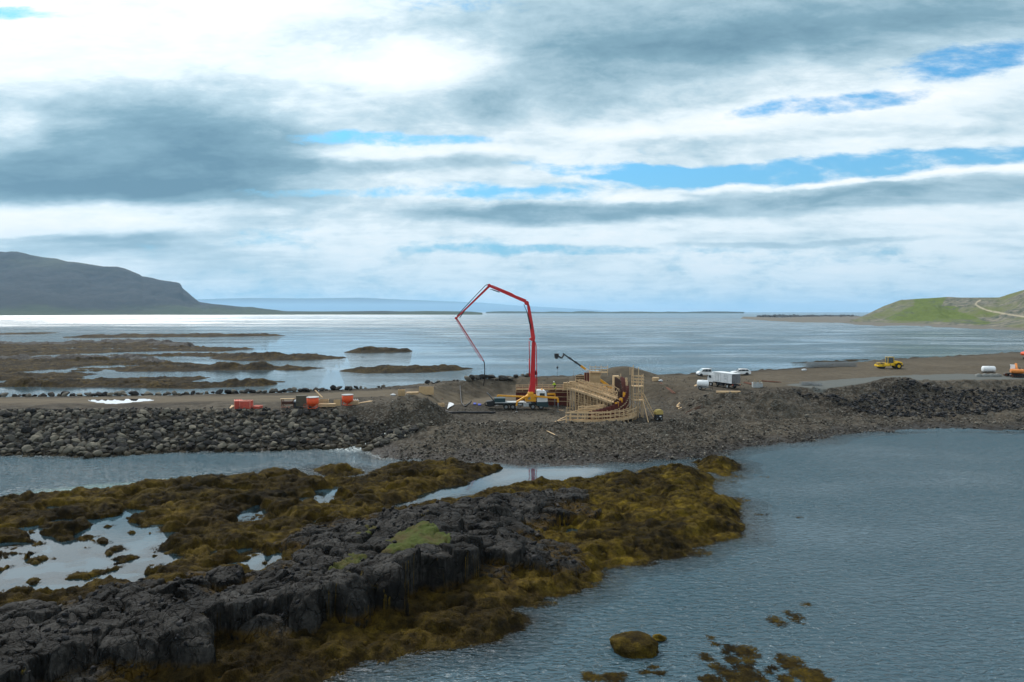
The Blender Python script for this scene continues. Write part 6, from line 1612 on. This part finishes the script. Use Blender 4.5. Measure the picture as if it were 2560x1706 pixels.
def lump(label, u, v, s, mt, name='sack', cat='sack', seed=1):
    o_ = on_ground(u, v); me = rock_mesh(seed + 300, 14, (1, .7, .45), 1, .5).copy(); me.materials.clear(); me.materials.append(mt); me.name = name
    ob = bpy.data.objects.new(name, me); COL.objects.link(ob); ob.location = (o_.x, o_.y, o_.z + s * .25); ob.scale = (s, s * .7, s * .75); tag(ob, label, cat)
lump('crumpled white sack beside the small pallet stack', 1652, 954, .8, SHEET, seed=1)
lump('white bag lying by the bundled steel mesh', 2010, 927, .9, SHEET, seed=2)
def sheet(label, pts, mt, name='plastic_sheet', cat='sheet', z=5.0, amp=.15, seed=0):
    ws = [on_ground(u, v, z) for u, v in pts]; c = sum(ws, Vector()) / len(ws); n = 12
    a, b, d, e = ws; V = []; r_ = random.Random(seed)
    for i in range(n + 1):
        for j in range(n + 1):
            p = (a.lerp(b, j / n)).lerp(e.lerp(d, j / n), i / n); z_ = gz(p.x, p.y) + .06 + amp * (abs(math.sin(i * 1.3 + seed) * math.cos(j * 1.7)) + r_.uniform(0, .3)); V.append((p.x - c.x, p.y - c.y, z_ - c.z))
    f = grid_faces(n + 1, n + 1); o_ = mesh_np(name, np.array(V), f, mt, smooth=True); o_.location = c
    so_ = o_.modifiers.new('solid', 'SOLIDIFY'); so_.thickness = .03; tag(o_, label, cat)
sheet('crumpled white plastic sheet on the slope left of the pump truck', [(1122, 1000), (1131, 1001), (1136, 989), (1118, 989)], SHEET, seed=1, amp=.25)
sheet('blue tarp scrap on the ground behind the pump hopper, left one', [(1184, 1013), (1190, 1013), (1191, 1009), (1184, 1009)], BLUE, 'tarp', 'tarp', seed=2)
sheet('blue tarp scrap on the ground behind the pump hopper, right one', [(1195, 1015), (1203, 1015), (1203, 1011), (1196, 1011)], BLUE, 'tarp', 'tarp', seed=3)
def mcrate():
    o_ = on_ground(1893, 969); t = thing('metal_crate', 'grey metal crate with two triangular lifting frames right of the box truck', 'metal crate', o_, R(-8))
    m_ = MB(); 
    for y in (-.8, .8): m_.box((0, y, .55), (2.0, .06, 1.1))
    for x in (-1, 1): m_.box((x, 0, .55), (.06, 1.6, 1.1))
    m_.box((0, 0, .06), (2, 1.6, .08)); b = m_.build('tub', LGREY, t)
    MB().box((0, 0, .6), (.06, 1.55, .95)).build('divider', GREYM, b)
    for x in (-.7, .55):
        m_ = MB(); m_.beam((x - .35, -.84, 1.0), (x, -.84, 1.9), .07); m_.beam((x + .35, -.84, 1.0), (x, -.84, 1.9), .07); m_.beam((x - .35, -.84, 1.0), (x + .35, -.84, 1.0), .07); m_.build('lifting_frame', TIMBER2, t)
mcrate()
def mesh_bundle(label, u, v, rz, L_, W_, H_, mt=GREYM, step=.28, group=None, name='steel_mesh_bundle'):
    o_ = on_ground(u, v); t = thing(name, label, 'steel mesh', o_, rz, group=group); m_ = MB()
    for z in np.arange(.05, H_, .22):
        for x in np.arange(-L_ / 2, L_ / 2 + .01, step): m_.beam((x, -W_ / 2, z), (x, W_ / 2, z), .035)
        for y in np.arange(-W_ / 2, W_ / 2 + .01, step * 1.4): m_.beam((-L_ / 2, y, z), (L_ / 2, y, z), .035)
    m_.build('grid', mt, t)
    m_ = MB()
    for x in np.arange(-L_ / 2, L_ / 2 + .01, step * 2): 
        for y in (-W_ / 2, W_ / 2): m_.beam((x, y, 0), (x, y, H_), .035)
    m_.build('uprights', mt, t); return t
mesh_bundle('low stack of grey steel mesh at the left end of the gravel pad', 2018, 963, R(3), 2.9, 1.4, .75)
mesh_bundle('low stack of grey steel mesh touching the gravel pad, right of its twin', 2043, 965, R(-2), 2.2, 1.3, .7)
mesh_bundle('large open cage of steel mesh on the dark bank beside the sea, the longer one', 2048, 919, R(2), 8.2, 2.5, 1.6, step=.45)
mesh_bundle('large open cage of steel mesh on the dark bank nearest the yellow roller', 2112, 917, R(-1), 7.0, 2.5, 1.5, step=.45)
def blocks():
    for k, (u, w_) in enumerate(((2447, 1.6), (2463, 1.6), (2479, 1.6), (2494, 1.5))):
        o_ = on_ground(u, 942); m_ = MB(); m_.prism([(-.8, 0), (.8, 0), (.8, .62), (.3, .62), (.26, .72), (-.26, .72), (-.3, .62), (-.8, .62)], -.35, .35)
        ob = m_.build('concrete_block', CONC, loc=o_, bevel=.02); tag(ob, 'grey concrete block in the row in front of the fuel tank', 'concrete block', 'concrete blocks in front of the fuel tank')
blocks()
def hooded():
    o_ = on_ground(1646, 1051, 1.6); t = thing('site_compressor', 'small black machine under a pale yellow hood beside the raking shores', 'compressor', o_, R(8))
    m_ = MB(); m_.box((0, 0, .75), (1.35, 1.1, .8)); b = m_.build('body', BLACK, t, .08)
    for x in (-.4, .4):
        for y, s in ((-.5, -1), (.5, 1)): wheel(t, (x, y, .3), .3, .2, GREYM, s)
    m_ = MB(); m_.prism([(-.75, 1.15), (.75, 1.15), (.72, 1.75), (.4, 2.05), (-.35, 2.0), (-.78, 1.6)], -.62, .62); m_.build('hood', STRAW, t, .08)
    MB().box((.2, -.57, .8), (.35, .03, .2)).build('label_plate', WHITE2, b)
hooded()
# ---- stores on the left part of the causeway
def crate(label, u, v, rz, w_, d_, h_, mt=SALMON):
    o_ = on_ground(u, v); t = thing('formwork_crate', label, 'crate', o_, rz)
    m_ = MB(); m_.box((0, 0, h_ * .5), (w_ * .94, d_ * .94, h_ * .96)); 
    for z in np.arange(.12, h_, .2): m_.box((0, 0, z), (w_, d_, .05))
    m_.build('stacked_panels', mt, t)
    m_ = MB()
    for x in (-w_ / 2, w_ / 2):
        for y in (-d_ / 2, d_ / 2): m_.beam((x, y, 0), (x, y, h_ + .04), .09)
    for z in (h_ + .04,):
        for y in (-d_ / 2, d_ / 2): m_.beam((-w_ / 2, y, z), (w_ / 2, y, z), .09)
        for k in range(4): x = -w_ / 2 + w_ * k / 3; m_.beam((x, -d_ / 2, z), (x, d_ / 2, z), .08)
    m_.build('frame', m_pale, t); return t
m_pale = m_plain('pale_red_frame', (.62, .22, .16), .6, dirt=.2)
crate('tall red crate of panels, leftmost in the row of three', 596, 1021, R(24), 1.25, 2.2, 1.35)
crate('square red crate of panels with a barred pale top', 616, 1022, R(2), 1.75, 1.5, 1.3)
def lowtray():
    o_ = on_ground(644, 1021); t = thing('formwork_crate', 'low red tray standing right of the two red crates', 'crate', o_, R(-6))
    MB().box((0, 0, .2), (1.15, 1.5, .35)).build('stacked_panels', SALMON, t); m_ = MB()
    for x in (-.6, .6): m_.beam((x, -.75, .42), (x, .75, .42), .08)
    for y in (-.75, .75): m_.beam((-.6, y, .42), (.6, y, .42), .08)
    m_.build('frame', m_pale, t)
lowtray()
lumber('short pale plank leaning by the leftmost red crate', 575, 1023, 583, 1015, 2, spread=.25, seed=11, group='planks by the leftmost red crate')
def skip(label, u, v, rz=0, broken=False, sc=1.0):
    o_ = on_ground(u, v); t = thing('concrete_skip', label, 'concrete skip', o_, rz, scale=sc)
    m_ = MB(); m_.tube([(0, 0, .3), (0, 0, .38), (0, 0, .86), (0, 0, .9), (0, 0, 1.95)], [.3, .36, .98, 1.0, 1.02], 24); m_.build('bucket', ORANGE, t)
    m_ = MB(); m_.cyl((0, 0, 1.90), (0, 0, 1.99), 1.07, n=28); m_.build('rim', LGREY, t)
    m_ = MB(); m_.cyl((0, 0, 1.99), (0, 0, 2.0), .96, n=28); m_.build('fill', GREYM, t)
    m_ = MB()
    for k in range(4):
        a = .785 + k * 1.571; x, y = math.cos(a) * .95, math.sin(a) * .95
        m_.beam((x, y, 0), (x, y, 1.5), .09); x2, y2 = math.cos(a + 1.571) * .95, math.sin(a + 1.571) * .95; m_.beam((x, y, .08), (x2, y2, .08), .08); m_.beam((x, y, .65), (x2, y2, .65), .05)
    m_.build('stand', ORANGE, t)
    m_ = MB()
    for k in range(18):
        a0, a1 = 6.283 * k / 18, 6.283 * (k + 1) / 18; m_.beam((-1.1 + .28 * math.cos(a0), -.9, .6 + .28 * math.sin(a0)), (-1.1 + .28 * math.cos(a1), -.9, .6 + .28 * math.sin(a1)), .04)
    m_.build('hand_wheel', ORANGE, t); return t
skip('orange concrete skip on a stand, the left one with a hand wheel', 782, 1021, 0.1)
skip('orange concrete skip standing behind the timber, the right one', 869, 1014, .9, sc=.98)
def oliv():
    o_ = on_ground(753, 1020); t = thing('storage_box', 'olive-grey upright storage box left of the orange skip', 'box', o_, R(4))
    m_ = MB(); m_.box((0, .5, 1.15), (1.8, 1.0, 1.9)); m_.build('body', OLIVE, t, .03); m_ = MB()
    for x in (-.7, .7): m_.box((x, .5, .1), (.15, 1, .2))
    m_.build('foot', BLACK, t)
    o_ = on_ground(722, 1019); t = thing('steel_trestle', 'rusty steel trestle stacked with boards left of the olive box', 'trestle', o_, R(6)); m_ = MB()
    for x in (-1.1, .9):
        for y in (-.5, .7): m_.beam((x, y, 0), (x, y, 1.5), .1)
        m_.beam((x, -.5, 1.45), (x, .7, 1.45), .1); m_.beam((x, -.5, .5), (x, .7, .9), .08)
    m_.beam((-1.1, -.5, .2), (.9, -.5, 1.2), .08); m_.build('frame', RUST, t)
    m_ = MB(); m_.box((-.1, .1, .85), (2.1, 1.0, .5)); m_.build('boards', FORMD, t)
    ob = MB().box((0, 0, 0), (2.4, .5, .07)).build('board', TIMBER, loc=(o_.x - .2, o_.y, o_.z + 1.55), rz=.1); tag(ob, 'pale board lying across the rusty trestle', 'board')
    ob = MB().cyl((-.5, 0, 0), (.55, 0, 0), .22).build('sheet_roll', SHEET, loc=(o_.x + 1.45, o_.y - .2, o_.z + 1.15)); tag(ob, 'white roll of sheeting between the trestle and the olive box', 'roll')
    ob = MB().box((0, 0, 0), (.9, .9, .9)).box((0, 0, .5), (1.1, 1.1, .1)).build('support_block', BLACK, loc=(o_.x + 1.45, o_.y, o_.z + .40)); tag(ob, 'dark block under the white roll of sheeting', 'block')
    for k in range(4):
        p = on_ground(706 + k * 5, 1021 - (k % 2)); me = VAR[k].copy(); me.materials.clear(); me.materials.append(m_pink); ob = bpy.data.objects.new('rubble_lump', me); COL.objects.link(ob); ob.location = p + Vector((0, 0, .12)); ob.scale = (.32,) * 3; tag(ob, 'pinkish rubble lump at the foot of the rusty trestle', 'rubble', 'rubble lumps by the trestle')
m_pink = m_plain('pinkish_rubble', (.30, .16, .12), .9)
oliv()
def woodbox(label, u, v, rz, w_, d_, h_, mt=TIMBER, open_=True, name='timber_box'):
    o_ = on_ground(u, v); t = thing(name, label, 'timber box', o_, rz)
    m_ = MB(); n = max(2, int(h_ / .3))
    for k in range(n):
        z = (k + .5) * h_ / n
        for y in (-d_ / 2, d_ / 2): m_.box((0, y, z), (w_, .05, h_ / n * .86))
        for x in (-w_ / 2, w_ / 2): m_.box((x, 0, z), (.05, d_, h_ / n * .86))
    m_.build('side_boards', mt, t)
    m_ = MB()
    for x in (-w_ / 2, 0, w_ / 2): m_.beam((x, -d_ / 2 - .05, 0), (x, -d_ / 2 - .05, h_), .08)
    m_.build('cleat', TIMBER2, t)
    MB().box((0, 0, h_ * .8), (w_ * .9, d_ * .9, .05)).build('lid_or_inner_shade', FORMD if open_ else mt, t)  # open boxes: a dark sheet under the rim paints the shaded inside
woodbox('open timber box with a dark inside right of the left skip', 810, 1016, .1, 1.6, 1.3, 1.3, TIMBER2)
ob = MB().beam((0, 0, 0), (-1.4, .3, 1.3), .4, .1).build('leaning_board', TIMBER, loc=on_ground(806, 1012) + Vector((0, 0, 1.3))); tag(ob, 'broad pale board leaning steeply off the open timber box', 'board')
stack('stack of pale planks in front of the open timber box', 818, 1020, R(3), 2.9, .9, .65, 3)
ob = MB().box((0, 0, .55), (1.2, .08, 1.1)).build('plywood_sheet', PLY, loc=on_ground(843, 1015), rz=.1); tag(ob, 'upright plywood sheet between the two orange skips', 'plywood')
def jars():
    o_ = on_ground(884, 1016); t = thing('formwork_pallet', 'pallet of boards topped with white caps in front of the right skip', 'pallet', o_, R(3)); m_ = MB()
    m_.box((0, 0, .1), (1.9, 1.2, .12)); m_.box((0, 0, .45), (1.7, 1.05, .5)); m_.build('boards', TIMBER2, t); m_ = MB(); m_.box((0, 0, .74), (1.8, 1.1, .07)); m_.build('top_board', TIMBER, t)
    for k in range(5): m_ = MB(); m_.tube([(-.75 + k * .37, -.2, .78), (-.75 + k * .37, -.2, 1.0), (-.75 + k * .37, -.2, 1.06)], [.13, .12, .03], 10); m_.build('cap', SHEET, t)
jars()
lumber('long slim timber lying toward the boulders right of the right skip', 893, 1011, 929, 1004, 4, spread=.5, seed=12, group='slim timbers right of the right skip')
# stores further right, below the road
woodbox('square cardboard-brown timber crate on the yard left of the plywood panel', 1004, 989, .1, 1.35, 1.2, 1.2, PLY, False)
t_ = on_ground(1066, 988); tp = thing('plywood_hoarding', 'large upright plywood panel on the yard', 'plywood panel', t_, R(2)); MB().box((0, 0, .95), (3.2, .12, 1.7)).build('sheet', PLY, tp); MB().box((0, .3, .06), (3.0, .8, .12)).build('base', TIMBER2, tp)
stack('loose pile of pale boards between the crate and the plywood panel', 1031, 988, R(6), 2.4, 1.2, .55, 3)
lump('white bags at the left end of the yard stores', 983, 990, .75, SHEET, seed=5)
woodbox('small collapsed pale carton right of the plywood panel', 1103, 985, .5, 1.1, .9, .8, TIMBER)
lumber('rusty board behind the collapsed carton', 1106, 975, 1118, 973, 2, spread=.3, seed=14, mt=RUST, group='rusty boards behind the carton')
lumber('single pale plank on the gravel between truck and shore', 1351, 1067, 1381, 1075, 1, z=1.8, seed=15)
lumber('pale plank on the ground left of the low curved walkway', 1388, 1056, 1419, 1041, 1, z=1.6, seed=16)
lumber('shorter plank crossing the one left of the low curved walkway', 1389, 1057, 1413, 1050, 1, z=1.6, seed=17)
lumber('pale plank by the timber frame behind the front walkway', 1398, 1027, 1412, 1027, 1, z=1.6, seed=18)
# hoses
def hose(label, pts, r, z=5.0, lift=.1, mt=HOSE, name='rubber_hose'):
    w_ = [on_ground(u, v, z) for u, v in pts]; P_ = []
    for i in range(len(w_) - 1):
        p0 = w_[max(i - 1, 0)]; p1 = w_[i]; p2 = w_[i + 1]; p3 = w_[min(i + 2, len(w_) - 1)]
        for k in range(8):
            s = k / 8; q = .5 * ((2 * p1) + (p2 - p0) * s + (2 * p0 - 5 * p1 + 4 * p2 - p3) * s * s + (3 * p1 - p0 - 3 * p2 + p3) * s**3); q.z = gz(q.x, q.y) + r * .7 + lift * .3; P_.append(q)
    P_.append(w_[-1] + Vector((0, 0, r * .7))); c = P_[0].copy(); o_ = MB().tube([p - c for p in P_], r, 10).build(name, mt, loc=c); tag(o_, label, 'hose')
hose('thin black hose snaking from the road down past the plastic sheet', [(1042, 959), (1085, 960), (1125, 965), (1145, 974), (1160, 983), (1178, 989)], .13)
hose('thick black hose lying on the gravel left of the pump hopper', [(1098, 1025), (1112, 1030), (1130, 1034), (1170, 1034), (1205, 1034), (1238, 1033)], .22, 2.5)
# ---- the weed-covered rock in the lagoon and its neighbours
def weedrock(u, v, s, label, hgt=1.0, seed=1):
    x, y = G(u, v); me = rock_mesh(500 + seed, 26, (1, .72, .42 * hgt), 1, .6); bm = bmesh.new(); bm.from_mesh(me); bmesh.ops.subdivide_edges(bm, edges=bm.edges, cuts=3, smooth=.6, use_grid_fill=True)
    co_ = np.array([v_.co[:] for v_ in bm.verts]); d_ = billow(co_[:, 0] * 3 + 5, co_[:, 1] * 3 + co_[:, 2] * 2, 3, seed) * .16 + gnoise(co_[:, 0] * 14, co_[:, 1] * 14 + co_[:, 2] * 9, seed) * .02
    for v_, k in zip(bm.verts, d_): v_.co = v_.co * (1 + float(k))
    for f in bm.faces: f.smooth = True
    bm.to_mesh(me); bm.free(); me.materials.clear(); me.materials.append(M_WEED); at = me.attributes.new('yellow', 'FLOAT', 'POINT'); at.data.foreach_set('value', np.full(len(me.vertices), .75, np.float32)); me.name = 'seaweed_rock'
    o_ = bpy.data.objects.new('seaweed_rock', me); COL.objects.link(o_); o_.location = (x, y, .12); o_.scale = (s,) * 3; tag(o_, label, 'rock'); return o_
weedrock(1577, 1625, 1.85, 'large dome of rock wrapped in golden seaweed alone in the lagoon', 1.15, 1)
weedrock(1648, 1600, .55, 'small weedy hump just right of the large seaweed-wrapped rock', .5, 2)
def floaters(name, cl, label, seed):
    r_ = np.random.RandomState(seed); V = []; Fq = []; off = 0
    for (u, v, ru, rv, n) in cl:
        cx, cy = G(u, v); kx = cy / F; ky = cy * cy / (CAMH * F)
        for k in range(int(n * .62)):
            a = r_.rand() * 6.283; rr_ = 1.45 * r_.rand() ** .75; x = cx + math.cos(a) * rr_ * ru * kx; y = cy + math.sin(a) * rr_ * rv * ky
            for b in range(3):
                an = r_.rand() * 6.283; L_ = .10 + .26 * r_.rand(); w_ = .012 + .016 * r_.rand(); px_, py_ = x, y; z0 = .012 + .03 * r_.rand()
                pts = []
                for s in range(4):
                    ww = w_ * (1 - s * .2); pts += [(px_ - math.sin(an) * ww, py_ + math.cos(an) * ww, z0 * (1 - s / 4) + .006), (px_ + math.sin(an) * ww, py_ - math.cos(an) * ww, z0 * (1 - s / 4) + .008)]
                    px_ += math.cos(an) * L_ / 3; py_ += math.sin(an) * L_ / 3; an += r_.uniform(-.7, .7)
                V += pts
                for s in range(3): Fq.append((off + s * 2, off + s * 2 + 1, off + s * 2 + 3, off + s * 2 + 2))
                off += 8
    V = np.array(V); mesh_np(name, V, np.array(Fq), M_WEED, {'yellow': np.full(len(V), .7)}, kind='stuff', label=label)
R9 = lambda a, b: (1400 + a / 2.941, 1400 + b / 2.941)
cl = []
for (a, b, ra, rb, n) in ((1600, 455, 45, 30, 170), (1730, 420, 45, 38, 170), (1810, 330, 30, 12, 40), (1070, 715, 35, 22, 110), (1250, 650, 30, 20, 110), (1220, 680, 25, 15, 60), (1370, 680, 70, 38, 420), (1270, 740, 40, 22, 160), (1390, 750, 35, 16, 90),
        (1160, 790, 45, 22, 130), (1230, 840, 50, 25, 190), (1370, 830, 70, 45, 480), (1110, 880, 60, 25, 260), (1320, 885, 80, 20, 330), (1700, 760, 70, 55, 520), (1860, 830, 55, 25, 260), (1940, 880, 40, 18, 150), (1740, 840, 40, 20, 130), (1850, 880, 60, 20, 260),
        (1560, 795, 25, 12, 50), (1540, 825, 25, 12, 40), (1480, 880, 30, 20, 100), (1660, 880, 40, 25, 160), (200, 845, 35, 16, 70), (240, 870, 50, 20, 160), (390, 870, 60, 28, 230), (440, 845, 40, 12, 80), (640, 830, 45, 10, 60), (740, 835, 40, 10, 70), (690, 790, 25, 10, 40), (1140, 620, 30, 12, 40), (1110, 575, 25, 12, 30)):
    u, v = R9(a, b); cl.append((u, v, ra / 2.941, rb / 2.941, n))
for (a, b, ra, rb, n) in ((1900, 440, 60, 14, 200), (2060, 550, 50, 5, 40), (2340, 570, 30, 6, 30), (2100, 275, 30, 6, 30), (1880, 270, 60, 16, 160), (1800, 300, 60, 15, 150), (1930, 230, 50, 14, 90), (1580, 830, 90, 22, 380), (1860, 660, 50, 40, 260), (1700, 730, 90, 16, 240), (1150, 910, 120, 14, 300), (980, 930, 60, 16, 140), (1400, 860, 80, 14, 220)):
    cl.append((1200 + a / 2.941, 1100 + b / 2.941, ra / 2.941, rb / 2.941, n))
for (a, b, ra, rb, n) in ((850, 940, 90, 18, 500), (700, 945, 60, 16, 300), (1120, 860, 60, 22, 380), (1160, 820, 40, 12, 160), (500, 1020, 16, 8, 50), (560, 965, 60, 14, 240), (1250, 745, 80, 14, 300), (1350, 700, 40, 12, 120)):
    cl.append((700 + a / 1.9608, 1130 + b / 1.9608, ra / 1.9608, rb / 1.9608, n))
floaters('floating_seaweed', cl, 'loose mats of brown seaweed floating in the lagoon', 61)
# ------------------------------------------------------------------ puddle on the causeway and the little cascade
def puddle(name, poly, z):
    c = np.mean(np.array(poly), 0); n = len(poly); P_ = []
    for i in range(n):
        a = np.array(poly[i]); b = np.array(poly[(i + 1) % n])
        for k in range(8):
            p = a + (b - a) * k / 8; j = fbm(np.array([p[0] * .5]), np.array([p[1] * 1.5]), 3, 401)[0]; P_.append(p + (p - c) / np.linalg.norm(p - c) * j * 1.4)
    V = [(c[0], c[1], z)] + [(p[0], p[1], z) for p in P_]; m = len(P_)
    o = mesh_np(name, np.array(V), np.array([[0, 1 + i, 1 + (i + 1) % m] for i in range(m)]), M_WATER, {'ripple': np.zeros(m + 1), 'rough': np.full(m + 1, .03), 'clarity': np.full(m + 1, .2), 'foam': np.zeros(m + 1), 'cap': np.ones(m + 1)}, kind='structure')
puddle('puddle', PUD, 4.965)
puddle('puddle', P([(640, 1002), (700, 1001), (712, 1002.5), (660, 1005)], 5.0), 4.99)
cas = [G(1010, 1064, 2), G(985, 1074, 1.6), G(965, 1082, 1.2), G(948, 1092, .7), G(930, 1103, .3), G(905, 1113, .02), G(875, 1121, .02)]
V, At = [], []
N = 40; prev = None
ks = np.linspace(0, 1, len(cas))
for i in range(N + 1):
    s = i / N; x = np.interp(s, ks, [c[0] for c in cas]); y = np.interp(s, ks, [c[1] for c in cas])
    w_ = .35 + .5 * abs(math.sin(s * 9)) + .9 * s
    for k in range(7):
        q = k / 6 - .5; xx_ = x + q * w_ * .5; yy_ = y + q * w_ * 1.5
        V.append((xx_, yy_, max(gz(x, y), .0) + .10 + .05 * math.sin(i * 1.9 + k)))
mesh_np('stream', np.array(V), grid_faces(N + 1, 7), M_WATER, {'ripple': np.full(len(V), 1.0), 'rough': np.full(len(V), .1), 'clarity': np.full(len(V), .4), 'foam': np.full(len(V), 1.25), 'cap': np.ones(len(V))}, smooth=True, kind='structure')
